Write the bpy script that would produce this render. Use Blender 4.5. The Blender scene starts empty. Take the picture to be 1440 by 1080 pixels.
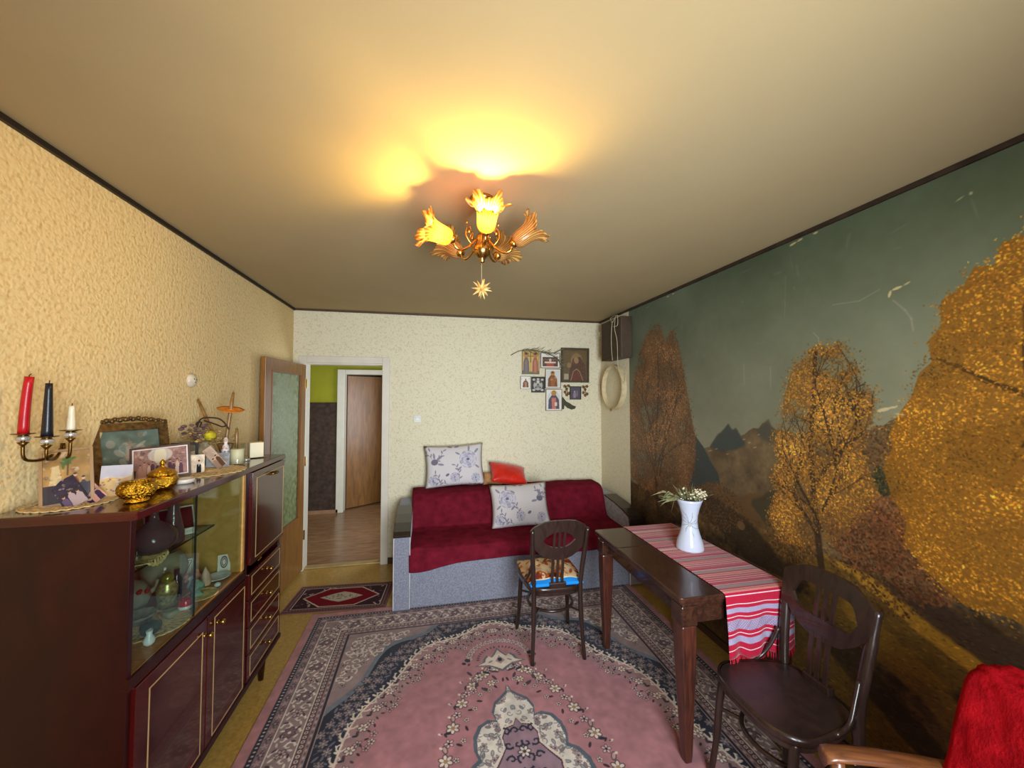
import bpy, bmesh, math, random
import numpy as np
from mathutils import Vector, Matrix, Euler
R = random.Random(7)
NR = np.random.RandomState(5)
sc = bpy.context.scene
COL = sc.collection
PI = math.pi

# ---------------------------------------------------------------- camera, world, lights, exposure
cd = bpy.data.cameras.new('camera'); cam = bpy.data.objects.new('camera', cd); COL.objects.link(cam)
cd.sensor_width = 36; cd.lens = 36*545/1440; cd.clip_start = .02
cam.location = (0, 0, 1.66)
cam.rotation_euler = (PI/2 + math.atan(19/545), 0, -math.atan(117/545))
sc.camera = cam
sc.view_settings.view_transform = 'Standard'; sc.view_settings.look = 'None'
sc.view_settings.gamma = 1; sc.view_settings.use_curve_mapping = False
sc.view_settings.exposure = 0.0
sc.cycles.use_denoising = True
sc.cycles.max_bounces = 9; sc.cycles.diffuse_bounces = 5; sc.cycles.transparent_max_bounces = 12
sc.cycles.sample_clamp_indirect = 6
W = bpy.data.worlds.new('sky'); sc.world = W; W.use_nodes = True
W.node_tree.nodes['Background'].inputs[0].default_value = (.62, .78, 1, 1)
W.node_tree.nodes['Background'].inputs[1].default_value = 1.0

def area(name, loc, rot, sx, sy, power, col):
    l = bpy.data.lights.new(name, 'AREA'); l.shape = 'RECTANGLE'; l.size = sx; l.size_y = sy
    l.energy = power; l.color = col
    o = bpy.data.objects.new(name, l); o.location = loc; o.rotation_euler = rot; COL.objects.link(o); return o
wl = area('window_daylight', (.45, -.62, 1.45), (PI/2, 0, 0), .95, 1.35, 84, (.82, .91, 1.0)); wl.data.spread = math.radians(118)      # daylight coming in by the window behind the camera
area('hall_daylight', (.28, 5.15, 1.35), (0, PI/2, 0), 1.2, .8, 26, (.86, .93, 1.0))      # daylight out of the room at the hall's right end
def lampbulb(loc, power):
    l = bpy.data.lights.new('bulb_light', 'POINT'); l.energy = power; l.color = (1, .65, .15); l.shadow_soft_size = .02
    o = bpy.data.objects.new('bulb_light', l); o.location = loc; return o

# ---------------------------------------------------------------- raster helpers (flat prints only)
def fbm(h, w, n0=4, oct=5, seed=0, asp=1.0):
    r = np.random.RandomState(seed); out = np.zeros((h, w)); amp = 1; tot = 0
    for k in range(oct):
        ny = int(n0*2**k)+1; nx = max(2, int(n0*asp*w/h*2**k)+1)
        g = r.rand(ny+1, nx+1)
        yy = np.linspace(0, ny-1e-3, h); xx = np.linspace(0, nx-1e-3, w)
        yi = yy.astype(int); xi = xx.astype(int); fy = yy-yi; fx = xx-xi
        fy = (fy*fy*(3-2*fy))[:, None]; fx = (fx*fx*(3-2*fx))[None]
        a = g[yi][:, xi]; b = g[yi][:, xi+1]; c = g[yi+1][:, xi]; d = g[yi+1][:, xi+1]
        out += amp*((a*(1-fx)+b*fx)*(1-fy)+(c*(1-fx)+d*fx)*fy); tot += amp; amp *= .55
    return out/tot
class Cv:
    def __init__(s, x0, x1, y0, y1, res, col):
        s.x0, s.x1, s.y0, s.y1 = x0, x1, y0, y1
        s.w = max(4, int(round(abs(x1-x0)/res))); s.h = max(4, int(round(abs(y1-y0)/res)))
        s.sx = s.w/(x1-x0); s.sy = s.h/(y1-y0); s.sc = abs(s.sy)
        s.a = np.empty((s.h, s.w, 3)); s.a[:] = np.array(col)/255.
    def XY(s):
        xs = s.x0+(np.arange(s.w)+.5)/s.sx; ys = s.y0+(np.arange(s.h)+.5)/s.sy
        return np.meshgrid(xs, ys)
    def _bb(s, xa, xb, ya, yb):
        a, b = sorted(((xa-s.x0)*s.sx, (xb-s.x0)*s.sx)); c, d = sorted(((ya-s.y0)*s.sy, (yb-s.y0)*s.sy))
        a = max(0, int(a)-1); b = min(s.w, int(b)+2); c = max(0, int(c)-1); d = min(s.h, int(d)+2)
        if a >= b or c >= d: return None
        X = s.x0+(np.arange(a, b)+.5)/s.sx; Y = s.y0+(np.arange(c, d)+.5)/s.sy
        return a, b, c, d, X[None, :], Y[:, None]
    def put(s, q, m, col, al=1):
        a, b, c, d = q[:4]; v = s.a[c:d, a:b]; k = (m*al)[..., None]
        v += (np.array(col)/255.-v)*k
    def ell(s, x, y, rx, ry, ang, col, al=1):
        r = max(rx, ry); q = s._bb(x-r, x+r, y-r, y+r)
        if q is None: return
        X, Y = q[4]-x, q[5]-y; c, n = math.cos(ang), math.sin(ang)
        m = ((X*c+Y*n)/rx)**2+((-X*n+Y*c)/ry)**2
        soft = max(.25, 1.2/(min(rx, ry)*s.sc))
        s.put(q, np.clip((1-m)/soft+.3, 0, 1), col, al)
    def mask(s, pts, q):
        X, Y = np.broadcast_arrays(q[4], q[5]); m = np.zeros(X.shape, bool); n = len(pts)
        for i in range(n):
            x1, y1 = pts[i]; x2, y2 = pts[(i+1) % n]
            if y1 == y2: continue
            m ^= ((y1 > Y) != (y2 > Y)) & (X < (x2-x1)*(Y-y1)/(y2-y1)+x1)
        return m
    def poly(s, pts, col, al=1):
        xs = [p[0] for p in pts]; ys = [p[1] for p in pts]; q = s._bb(min(xs), max(xs), min(ys), max(ys))
        if q is None: return
        s.put(q, s.mask(pts, q).astype(float), col, al)
    def soft(s, pts, col, al=1, r=6, nz=None, k=.5):
        xs = [p[0] for p in pts]; ys = [p[1] for p in pts]; g = 3*r/s.sc; q = s._bb(min(xs)-g, max(xs)+g, min(ys)-g, max(ys)+g)
        if q is None: return
        m = s.mask(pts, q).astype(float)
        for _ in range(2):
            for ax in (0, 1):
                c = np.cumsum(np.pad(m, [(r+1, r) if a == ax else (0, 0) for a in (0, 1)], mode='edge'), axis=ax)
                m = (c[2*r+1:]-c[:-2*r-1])/(2*r+1) if ax == 0 else (c[:, 2*r+1:]-c[:, :-2*r-1])/(2*r+1)
        if nz is not None: m = np.clip((m+(nz[q[2]:q[3], q[0]:q[1]]-.5)*k-.5)*3+.5, 0, 1)*np.clip(m*4, 0, 1)
        s.put(q, m, col, al)
    def line(s, pts, w, col, al=1, w2=None):
        w2 = w if w2 is None else w2; n = len(pts)-1
        for i in range(n):
            (x1, y1), (x2, y2) = pts[i], pts[i+1]; ww = (w+(w2-w)*i/max(1, n))/2
            q = s._bb(min(x1, x2)-ww, max(x1, x2)+ww, min(y1, y2)-ww, max(y1, y2)+ww)
            if q is None: continue
            dx, dy = x2-x1, y2-y1; L = dx*dx+dy*dy+1e-12
            t = np.clip(((q[4]-x1)*dx+(q[5]-y1)*dy)/L, 0, 1)
            d = np.sqrt((q[4]-x1-t*dx)**2+(q[5]-y1-t*dy)**2)
            s.put(q, np.clip((ww-d)*s.sc+.5, 0, 1), col, al)
    def rect(s, x0, y0, x1, y1, col, al=1): s.poly([(x0, y0), (x1, y0), (x1, y1), (x0, y1)], col, al)
    def flower(s, x, y, r, pet, cen, n=6, out=None, a0=0):
        for k in range(n):
            a = a0+2*PI*k/n
            if out is not None: s.ell(x+.62*r*math.cos(a), y+.62*r*math.sin(a), .50*r, .36*r, a, out)
        for k in range(n):
            a = a0+2*PI*k/n; s.ell(x+.60*r*math.cos(a), y+.60*r*math.sin(a), .38*r, .25*r, a, pet)
        s.ell(x, y, .27*r, .27*r, 0, cen)
    def image(s, name):
        im = bpy.data.images.new(name, s.w, s.h); px = np.ones((s.h, s.w, 4), np.float32)
        px[..., :3] = np.clip(s.a, 0, 1); im.pixels.foreach_set(px.ravel()); im.update(); im.pack(); return im

# ---------------------------------------------------------------- materials
def sl(c):
    return tuple(((v/255.)/12.92 if v/255. <= .04045 else ((v/255.+.055)/1.055)**2.4) for v in c)+(1,)
MC = {}
def mat(name, col, rough=.5, metal=0, var=.08, vs=12, bump=0, bs=60, spec=.5, coat=0, trans=0, ior=1.45, emit=None, es=0, stretch=(1, 1, 1), alpha=1, sheen=0, sub=0, col2=None, bdist=.002):
    """node material: noise varies the colour, a second noise gives relief; colours are sRGB 0-255"""
    if name in MC: return MC[name]
    m = bpy.data.materials.new(name); MC[name] = m; m.use_nodes = True; T = m.node_tree; N = T.nodes; L = T.links
    b = N['Principled BSDF']; b.inputs['Roughness'].default_value = rough; b.inputs['Metallic'].default_value = metal
    b.inputs['Specular IOR Level'].default_value = spec; b.inputs['Coat Weight'].default_value = coat
    b.inputs['Transmission Weight'].default_value = trans; b.inputs['IOR'].default_value = ior; b.inputs['Alpha'].default_value = alpha
    b.inputs['Sheen Weight'].default_value = sheen; b.inputs['Coat Roughness'].default_value = .08
    if sub: b.inputs['Subsurface Weight'].default_value = sub; b.inputs['Subsurface Radius'].default_value = (.01, .006, .003)
    tc = N.new('ShaderNodeTexCoord'); mp = N.new('ShaderNodeMapping'); mp.inputs['Scale'].default_value = stretch
    L.new(tc.outputs['Object'], mp.inputs[0])
    n = N.new('ShaderNodeTexNoise'); n.inputs['Scale'].default_value = vs; n.inputs['Detail'].default_value = 5
    L.new(mp.outputs[0], n.inputs['Vector'])
    r = N.new('ShaderNodeValToRGB'); c = sl(col)
    c1 = tuple(v*(1-var*2) for v in c[:3])+(1,); c2 = sl(col2) if col2 else tuple(min(1, v*(1+var*2)) for v in c[:3])+(1,)
    r.color_ramp.elements[0].position = .3; r.color_ramp.elements[1].position = .7
    r.color_ramp.elements[0].color = c1; r.color_ramp.elements[1].color = c2
    L.new(n.outputs[0], r.inputs[0]); L.new(r.outputs[0], b.inputs['Base Color'])
    if emit: b.inputs['Emission Color'].default_value = sl(emit); b.inputs['Emission Strength'].default_value = es
    if bump:
        n2 = N.new('ShaderNodeTexNoise'); n2.inputs['Scale'].default_value = bs; n2.inputs['Detail'].default_value = 3
        L.new(mp.outputs[0], n2.inputs['Vector'])
        bp = N.new('ShaderNodeBump'); bp.inputs['Strength'].default_value = bump; bp.inputs['Distance'].default_value = bdist
        L.new(n2.outputs[0], bp.inputs['Height']); L.new(bp.outputs[0], b.inputs['Normal'])
    return m
def imat(name, cv, rough=.6, bump=.0, bs=300, spec=.4, sheen=0, bdist=.002, coat=0):
    m = mat(name, (128, 128, 128), rough, 0, .02, 8, bump, bs, spec, coat=coat, sheen=sheen, bdist=bdist); T = m.node_tree; N = T.nodes; L = T.links
    b = N['Principled BSDF']; t = N.new('ShaderNodeTexImage'); t.image = cv.image(name+'_print'); t.interpolation = 'Linear'; t.extension = 'EXTEND'
    uv = N.new('ShaderNodeUVMap'); uv.uv_map = 'UV'; L.new(uv.outputs[0], t.inputs[0])
    mx = N.new('ShaderNodeMixRGB'); mx.blend_type = 'MULTIPLY'; mx.inputs[0].default_value = .15
    for l in list(T.links):
        if l.to_socket == b.inputs['Base Color']: src = l.from_socket; T.links.remove(l)
    L.new(t.outputs[0], mx.inputs[1]); L.new(src, mx.inputs[2]); mx.inputs[0].default_value = 0.0
    L.new(mx.outputs[0], b.inputs['Base Color']); return m
def wallpaper(name, col, dark, scale=60, strength=1.0, dist=.006):
    m = bpy.data.materials.new(name); m.use_nodes = True; T = m.node_tree; N = T.nodes; L = T.links; b = N['Principled BSDF']
    b.inputs['Roughness'].default_value = .75; b.inputs['Specular IOR Level'].default_value = .25
    tc = N.new('ShaderNodeTexCoord')
    v = N.new('ShaderNodeTexNoise'); v.inputs['Scale'].default_value = scale; v.inputs['Detail'].default_value = 1.5; v.inputs['Roughness'].default_value = .4; v.inputs['Distortion'].default_value = .0
    L.new(tc.outputs['Object'], v.inputs['Vector'])
    r = N.new('ShaderNodeValToRGB'); r.color_ramp.elements[0].position = .28; r.color_ramp.elements[1].position = .48
    r.color_ramp.elements[0].color = sl(dark); r.color_ramp.elements[1].color = sl(col)
    L.new(v.outputs[0], r.inputs[0]); L.new(r.outputs[0], b.inputs['Base Color'])
    vo = N.new('ShaderNodeTexVoronoi'); vo.feature = 'SMOOTH_F1'; vo.inputs['Scale'].default_value = scale*1.05; vo.inputs['Smoothness'].default_value = .55
    wn_ = N.new('ShaderNodeTexNoise'); wn_.inputs['Scale'].default_value = scale*.5; L.new(tc.outputs['Object'], wn_.inputs['Vector'])
    va = N.new('ShaderNodeVectorMath'); va.operation = 'SCALE'; va.inputs['Scale'].default_value = .022; L.new(wn_.outputs['Color'], va.inputs[0])
    vb = N.new('ShaderNodeVectorMath'); vb.operation = 'ADD'; L.new(va.outputs[0], vb.inputs[0]); L.new(tc.outputs['Object'], vb.inputs[1]); L.new(vb.outputs[0], vo.inputs['Vector'])
    mu_ = N.new('ShaderNodeMath'); mu_.operation = 'MULTIPLY'; mu_.inputs[1].default_value = -1.1; L.new(vo.outputs['Distance'], mu_.inputs[0])
    h = N.new('ShaderNodeMath'); h.operation = 'ADD'; L.new(mu_.outputs[0], h.inputs[0]); L.new(v.outputs[0], h.inputs[1])
    bp = N.new('ShaderNodeBump'); bp.inputs['Strength'].default_value = strength; bp.inputs['Distance'].default_value = dist
    L.new(h.outputs[0], bp.inputs['Height']); L.new(bp.outputs[0], b.inputs['Normal']); return m
def wood(name, c1, c2, rough=.3, scale=(8, 8, .8), coat=0, spec=.5, ns=6):
    m = bpy.data.materials.new(name); MC[name] = m; m.use_nodes = True; T = m.node_tree; N = T.nodes; L = T.links; b = N['Principled BSDF']
    b.inputs['Roughness'].default_value = rough; b.inputs['Coat Weight'].default_value = coat; b.inputs['Specular IOR Level'].default_value = spec; b.inputs['Coat Roughness'].default_value = .05
    tc = N.new('ShaderNodeTexCoord'); mp = N.new('ShaderNodeMapping'); mp.inputs['Scale'].default_value = scale; L.new(tc.outputs['Object'], mp.inputs[0])
    n = N.new('ShaderNodeTexNoise'); n.inputs['Scale'].default_value = ns; n.inputs['Detail'].default_value = 6; n.inputs['Distortion'].default_value = 1.2; L.new(mp.outputs[0], n.inputs['Vector'])
    r = N.new('ShaderNodeValToRGB'); r.color_ramp.elements[0].position = .32; r.color_ramp.elements[1].position = .68
    r.color_ramp.elements[0].color = sl(c1); r.color_ramp.elements[1].color = sl(c2); L.new(n.outputs[0], r.inputs[0]); L.new(r.outputs[0], b.inputs['Base Color'])
    bp = N.new('ShaderNodeBump'); bp.inputs['Strength'].default_value = .06; bp.inputs['Distance'].default_value = .002; L.new(n.outputs[0], bp.inputs['Height']); L.new(bp.outputs[0], b.inputs['Normal'])
    return m
def glassmat(name, tint, alpha_mix=.85, rough=.02, diff=None):
    """thin pane / blown glass: clear see-through body plus a glossy skin (tinted)"""
    m = bpy.data.materials.new(name); m.use_nodes = True; T = m.node_tree; N = T.nodes; L = T.links
    for x in list(N):
        if x.type == 'BSDF_PRINCIPLED': N.remove(x)
    out = N['Material Output']; t = N.new('ShaderNodeBsdfTransparent'); t.inputs[0].default_value = sl(tint)
    g = N.new('ShaderNodeBsdfGlossy'); g.inputs['Roughness'].default_value = rough
    f = N.new('ShaderNodeLayerWeight'); pw = N.new('ShaderNodeMath'); pw.operation = 'POWER'; pw.inputs[1].default_value = 4.5; L.new(f.outputs['Facing'], pw.inputs[0])
    ad = N.new('ShaderNodeMapRange'); ad.inputs['To Min'].default_value = .035; ad.inputs['To Max'].default_value = .8; L.new(pw.outputs[0], ad.inputs['Value'])
    mx = N.new('ShaderNodeMixShader'); L.new(ad.outputs[0], mx.inputs[0]); L.new(g.outputs[0], mx.inputs[2])
    nz = N.new('ShaderNodeTexNoise'); nz.inputs['Scale'].default_value = 6
    if diff:
        d = N.new('ShaderNodeBsdfDiffuse'); d.inputs[0].default_value = sl(diff); m2 = N.new('ShaderNodeMixShader')
        mr = N.new('ShaderNodeMapRange'); mr.inputs['To Min'].default_value = 1-alpha_mix-.06; mr.inputs['To Max'].default_value = 1-alpha_mix+.06
        L.new(nz.outputs[0], mr.inputs['Value']); L.new(mr.outputs[0], m2.inputs[0]); L.new(t.outputs[0], m2.inputs[1]); L.new(d.outputs[0], m2.inputs[2]); L.new(m2.outputs[0], mx.inputs[1])
    else: L.new(t.outputs[0], mx.inputs[1])
    L.new(mx.outputs[0], out.inputs[0]); return m

# ---------------------------------------------------------------- mesh helpers
class M:
    def __init__(s): s.v = []; s.f = []
    def add(s, vs, fs):
        o = len(s.v); s.v += [tuple(v) for v in vs]; s.f += [tuple(i+o for i in f) for f in fs]; return s
    def box(s, x0, x1, y0, y1, z0, z1, M4=None):
        vs = [Vector((x, y, z)) for z in (z0, z1) for y in (y0, y1) for x in (x0, x1)]
        if M4: vs = [M4 @ v for v in vs]
        return s.add(vs, [(0, 2, 3, 1), (4, 5, 7, 6), (0, 1, 5, 4), (1, 3, 7, 5), (3, 2, 6, 7), (2, 0, 4, 6)])
    def loft(s, rings, close=True, cap=True):
        n = len(rings[0]); vs = [p for r in rings for p in r]; fs = []
        for i in range(len(rings)-1):
            for j in range(n if close else n-1):
                k = (j+1) % n; fs.append((i*n+j, i*n+k, (i+1)*n+k, (i+1)*n+j))
        if cap and close: fs.append(tuple(range(n-1, -1, -1))); fs.append(tuple((len(rings)-1)*n+j for j in range(n)))
        return s.add(vs, fs)
    def lathe(s, prof, c=(0, 0, 0), n=24, M4=None, ruf=None, cap=True):
        rings = []
        for k, (r, z) in enumerate(prof):
            ring = []
            for j in range(n):
                a = 2*PI*j/n; rr = r*(1+(ruf(a, k/(len(prof)-1)) if ruf else 0)); p = Vector((rr*math.cos(a), rr*math.sin(a), z))
                if M4: p = M4 @ p
                ring.append(p+Vector(c))
            rings.append(ring)
        return s.loft(rings, True, cap)
    def tube(s, pts, r, n=8, cap=True):
        pts = [Vector(p) for p in pts]; m = len(pts)
        rs = r if isinstance(r, (list, tuple)) else [r]*m
        rings = []; up = None
        for i, p in enumerate(pts):
            t = (pts[min(i+1, m-1)]-pts[max(i-1, 0)]).normalized()
            if up is None:
                up = Vector((0, 0, 1)) if abs(t.z) < .9 else Vector((1, 0, 0))
            a = t.cross(up)
            if a.length < 1e-5: a = t.cross(Vector((0, 1, 0)))
            a.normalize(); b = t.cross(a).normalized(); up = -b if False else a.cross(t)
            rr = rs[i] if i < len(rs) else rs[-1]
            rings.append([p+a*rr*math.cos(2*PI*j/n)+b*rr*math.sin(2*PI*j/n) for j in range(n)])
        return s.loft(rings, True, cap)
    def prism(s, poly, w0, w1, ax='z'):
        def P(a, b, w): return {'z': (a, b, w), 'x': (w, a, b), 'y': (a, w, b)}[ax]
        n = len(poly); return s.add([P(a, b, w0) for a, b in poly]+[P(a, b, w1) for a, b in poly],
            [tuple(range(n-1, -1, -1)), tuple(range(n, 2*n))]+[(i, (i+1) % n, (i+1) % n+n, i+n) for i in range(n)])
    def grid(s, fn, nu, nv):
        vs = [fn(i/nu, j/nv) for j in range(nv+1) for i in range(nu+1)]; q = nu+1
        return s.add(vs, [(j*q+i, j*q+i+1, (j+1)*q+i+1, (j+1)*q+i) for j in range(nv) for i in range(nu)])
    def sphere(s, c, r, n=12, sz=1, sx=1, sy=1):
        prof = [(max(1e-4, math.sin(PI*k/n)), -math.cos(PI*k/n)) for k in range(n+1)]
        return s.lathe(prof, (0, 0, 0), n*2 if n < 10 else n+6, Matrix.Translation(c) @ Matrix.Diagonal((r*sx, r*sy, r*sz, 1)))
    def mesh(s, name, m, smooth=False, uv=None):
        me = bpy.data.meshes.new(name); me.from_pydata(s.v, [], s.f); me.materials.append(m)
        bm = bmesh.new(); bm.from_mesh(me); bmesh.ops.recalc_face_normals(bm, faces=bm.faces); bm.to_mesh(me); bm.free()
        if smooth: me.polygons.foreach_set('use_smooth', [True]*len(me.polygons))
        if uv:
            u = me.uv_layers.new(name='UV')
            for l in me.loops: u.data[l.index].uv = uv(me.vertices[l.vertex_index].co)
        return me
def rootloc(o):
    l = Vector((0, 0, 0))
    while o is not None: l += o.location; o = o.parent
    return l
def props(o, label=None, cat=None, group=None, kind=None):
    if label: o['label'] = label
    if cat: o['category'] = cat
    if group: o['group'] = group
    if kind: o['kind'] = kind
    return o
def build(name, mb, m, parent=None, smooth=False, uv=None, bevel=0, seg=2, world=True, solid=0, sub=0, **kw):
    """one mesh object; world=True: vertices are in room coordinates and get moved under the (unrotated) parent"""
    if parent is None and world:
        xs = np.array(mb.v); c = Vector((float((xs[:, 0].min()+xs[:, 0].max())/2), float((xs[:, 1].min()+xs[:, 1].max())/2), float(xs[:, 2].min())))
    elif world: c = rootloc(parent)
    else: c = Vector((0, 0, 0))
    w = uv; me = None
    u2 = (lambda p: w(p+c)) if uv else None
    mb2 = M(); mb2.v = [(a-c.x, b-c.y, d-c.z) for a, b, d in mb.v]; mb2.f = mb.f
    me = mb2.mesh(name, m, smooth, u2)
    o = bpy.data.objects.new(name, me); COL.objects.link(o)
    if parent is None: o.location = c if world else (0, 0, 0)
    else: o.parent = parent
    if solid: q = o.modifiers.new('s', 'SOLIDIFY'); q.thickness = solid; q.offset = 0
    if bevel: q = o.modifiers.new('b', 'BEVEL'); q.width = bevel; q.segments = seg; q.limit_method = 'ANGLE'; q.angle_limit = .6
    if sub: q = o.modifiers.new('d', 'SUBSURF'); q.levels = sub; q.render_levels = sub
    props(o, **kw); return o
def thing(name, label, cat, loc=(0, 0, 0), rz=0, group=None):
    o = bpy.data.objects.new(name, None); COL.objects.link(o); o.location = loc; o.rotation_euler = (0, 0, rz); o.empty_display_size = .05
    return props(o, label, cat, group)
def plate(outer, holes, th, ax='z', at=0):
    """flat plate with holes (2D outline -> filled curve -> mesh data collected in an M)"""
    cu = bpy.data.curves.new('t', 'CURVE'); cu.dimensions = '2D'; cu.fill_mode = 'BOTH'; cu.extrude = th/2
    for pts in [outer]+holes:
        sp = cu.splines.new('POLY'); sp.points.add(len(pts)-1); sp.use_cyclic_u = True
        for i, (a, b) in enumerate(pts): sp.points[i].co = (a, b, 0, 1)
    ob = bpy.data.objects.new('t', cu); me = bpy.data.meshes.new_from_object(ob)
    r = M(); r.v = [({'z': (v.co.x, v.co.y, at+v.co.z), 'y': (v.co.x, at+v.co.z, v.co.y), 'x': (at+v.co.z, v.co.x, v.co.y)}[ax]) for v in me.vertices]
    r.f = [tuple(p.vertices) for p in me.polygons]
    bpy.data.objects.remove(ob); bpy.data.curves.remove(cu); bpy.data.meshes.remove(me); return r
def smoothpts(pts, k=4, closed=False):
    n = len(pts); out = []; P = [Vector(p) for p in pts]
    rng = range(n) if closed else range(n-1)
    for i in rng:
        p0 = P[(i-1) % n] if closed or i > 0 else P[i]; p1 = P[i]; p2 = P[(i+1) % n]; p3 = P[(i+2) % n] if closed or i+2 < n else P[(i+1) % n]
        for j in range(k):
            t = j/k; out.append(.5*((2*p1)+(p2-p0)*t+(2*p0-5*p1+4*p2-p3)*t*t+(3*p1-p0-3*p2+p3)*t**3))
    if not closed: out.append(P[-1])
    return out
def dup(root, loc, rz=None, label=None, scale=None):
    r = root.copy(); COL.objects.link(r); r.location = loc
    if rz is not None: r.rotation_euler = (0, 0, rz)
    if label: r['label'] = label
    if scale: r.scale = scale
    def rec(a, b):
        for ch in list(a.children):
            c = ch.copy(); COL.objects.link(c); c.parent = b; rec(ch, c)
    rec(root, r); return r

# ---------------------------------------------------------------- shared materials
mahog = wood('mahogany_veneer', (50, 8, 7), (70, 13, 10), .16, (1.5, 1.5, .6), coat=.35, ns=5)
mahog_dk = wood('dark_mahogany', (32, 5, 5), (46, 9, 7), .3, (1.5, 1.5, .6), coat=.1, spec=.3, ns=5)
tanwood = wood('tan_veneer', (176, 128, 62), (196, 150, 84), .4, (3, .6, 3))
orangewood = wood('orange_veneer', (166, 100, 40), (190, 120, 52), .35, (3, .6, 3))
brass = mat('brass', (170, 135, 70), .28, 1, .12, 30)
brass_dk = mat('aged_brass', (112, 84, 44), .35, 1, .2, 40)
inlay = mat('pale_inlay', (200, 165, 110), .3, .3, .05)
chairwood = wood('dark_bentwood', (34, 22, 18), (50, 34, 27), .28, (6, 6, 1), coat=.25)
tablewood = wood('dark_table_wood', (42, 24, 18), (68, 40, 27), .24, (6, 1, 6), coat=.3)
legwood = wood('red_brown_leg_wood', (50, 26, 20), (84, 42, 28), .3, (8, 8, 1), coat=.2)
doorwood = wood('honey_door_wood', (116, 74, 30), (146, 98, 44), .3, (5, 5, .5), coat=.2)
white_paint = mat('white_paint', (214, 206, 188), .45, 0, .03, 6, .05, 40)
cream_wall = wallpaper('cream_wallpaper', (230, 204, 148), (214, 182, 124), 62, .55, .005)
back_paper = wallpaper('back_wallpaper', (222, 214, 184), (204, 192, 158), 76, .4, .003)
crochet = mat('crochet_cotton', (214, 184, 130), .9, 0, .15, 60, .6, 250)
cer_white = mat('white_porcelain', (214, 216, 226), .18, 0, .02, 5, coat=.5)
wax_cream = mat('cream_wax', (226, 214, 178), .45, 0, .03, 10, sub=.3)
gold = mat('gold_glass', (206, 158, 44), .14, 1, .25, 40, 1, 140, bdist=.008)
clear = glassmat('clear_glass', (248, 250, 248), .9, .02)
smoky = glassmat('smoky_glass', (140, 122, 124), .55, .05, (112, 92, 98))
milky = glassmat('milky_glass', (210, 205, 190), .5, .06, (176, 172, 150))
black_trim = mat('dark_ceiling_strip', (30, 22, 18), .5, 0, .1)

# ---------------------------------------------------------------- the room
XL, XR, YB, YF, ZC = -1.29, 1.92, 4.11, -.5, 2.53
def struct(name, mb, m, parent=None, **k): return build(name, mb, m, parent, kind='structure', **k)
floor_m = mat('ochre_linoleum', (160, 124, 58), .32, 0, .06, 60, .05, 90, col2=(180, 144, 74))
struct('floor', M().box(XL-.1, XR+.1, YF-.1, 4.17, -.06, 0), floor_m)
ceil_m = mat('ceiling_paint', (172, 154, 116), .9, 0, .01, 3, .12, 60, spec=.1, bdist=.003)
struct('ceiling', M().box(-2.1, XR+.1, YF-.1, 7.4, ZC, ZC+.08), ceil_m)
struct('wall_left', M().box(XL-.1, XL, YF-.1, YB, 0, ZC), cream_wall)
struct('wall_right', M().box(XR, XR+.1, YF-.1, YB+.12, 0, ZC), back_paper)
struct('wall_back', M().box(XL-.1, -1.18, YB, YB+.12, 0, ZC).box(-.435, XR, YB, YB+.12, 0, ZC).box(-1.18, -.435, YB, YB+.12, 2.005, ZC), back_paper)
struct('wall_rear', M().box(XL-.1, -.05, YF-.1, YF, 0, ZC).box(.95, XR+.1, YF-.1, YF, 0, ZC).box(-.05, .95, YF-.1, YF, 0, .76).box(-.05, .95, YF-.1, YF, 2.14, ZC), cream_wall)
wn = struct('window_1', M().box(-.05, -.02, YF-.08, YF-.02, .76, 2.14).box(.92, .95, YF-.08, YF-.02, .76, 2.14).box(-.02, .92, YF-.08, YF-.02, .76, .80).box(-.02, .92, YF-.08, YF-.02, 2.1, 2.14), white_paint)
build('window_sill', M().box(-.1, 1.0, YF-.06, YF+.12, .73, .76), white_paint, wn, bevel=.005)
# dark strips between wall and ceiling
struct('trim_1', M().box(XL, XL+.014, YF, YB, ZC-.022, ZC-.002), black_trim)
struct('trim_2', M().box(XL, XR, YB-.014, YB, ZC-.02, ZC-.002), mat('brown_ceiling_strip', (78, 56, 36), .5))
struct('trim_3', M().box(XR-.014, XR, YF, YB, ZC-.022, ZC-.002), mat('worn_ceiling_strip', (48, 36, 28), .5, var=.3, vs=9))
base_m = mat('brown_skirting', (72, 48, 34), .5)
struct('baseboard_back', M().box(-.39, 1.92, YB-.012, YB, 0, .06), base_m)
struct('baseboard_left', M().box(XL, XL+.012, YF, YB, 0, .06), base_m)
struct('baseboard_right', M().box(XR-.012, XR, YF, YB-.012, 0, .05), base_m)
# door way: casing, leaf
d1 = struct('door_1', M().box(-.46, -.39, YB-.018, YB+.0, 0, 2.066).box(-1.235, -1.165, YB-.018, YB, 0, 2.066).box(-1.165, -.46, YB-.018, YB, 2.0, 2.066)
    .box(-.45, -.435, YB, YB+.12, 0, 2.005).box(-1.18, -1.165, YB, YB+.12, 0, 2.005).box(-1.165, -.45, YB, YB+.12, 1.985, 2.005), white_paint, bevel=.004)
struct('threshold', M().box(-1.18, -.435, YB+.02, YB+.1, 0, .012), mat('brass_threshold', (176, 150, 100), .4, .3), bevel=.004)
leaf_rot = Matrix.Translation((-1.165, YB-.02, 0)) @ Matrix.Rotation(math.radians(-4.0), 4, 'Z')
def leafbox(mb, y0, y1, z0, z1, x0=-.04, x1=0): return mb.box(x0, x1, -y1, -y0, z0, z1, leaf_rot)
d2 = struct('door_2', leafbox(leafbox(leafbox(leafbox(M(), .0, .10, .02, 1.975), .70, .80, .02, 1.975), .10, .70, 1.88, 1.975), .10, .70, .02, .54), doorwood, bevel=.004)
obs = mat('green_obscured_glass', (118, 134, 80), .15, 0, .10, 26, .8, 130, trans=.2, bdist=.004, col2=(158, 172, 122))
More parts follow.
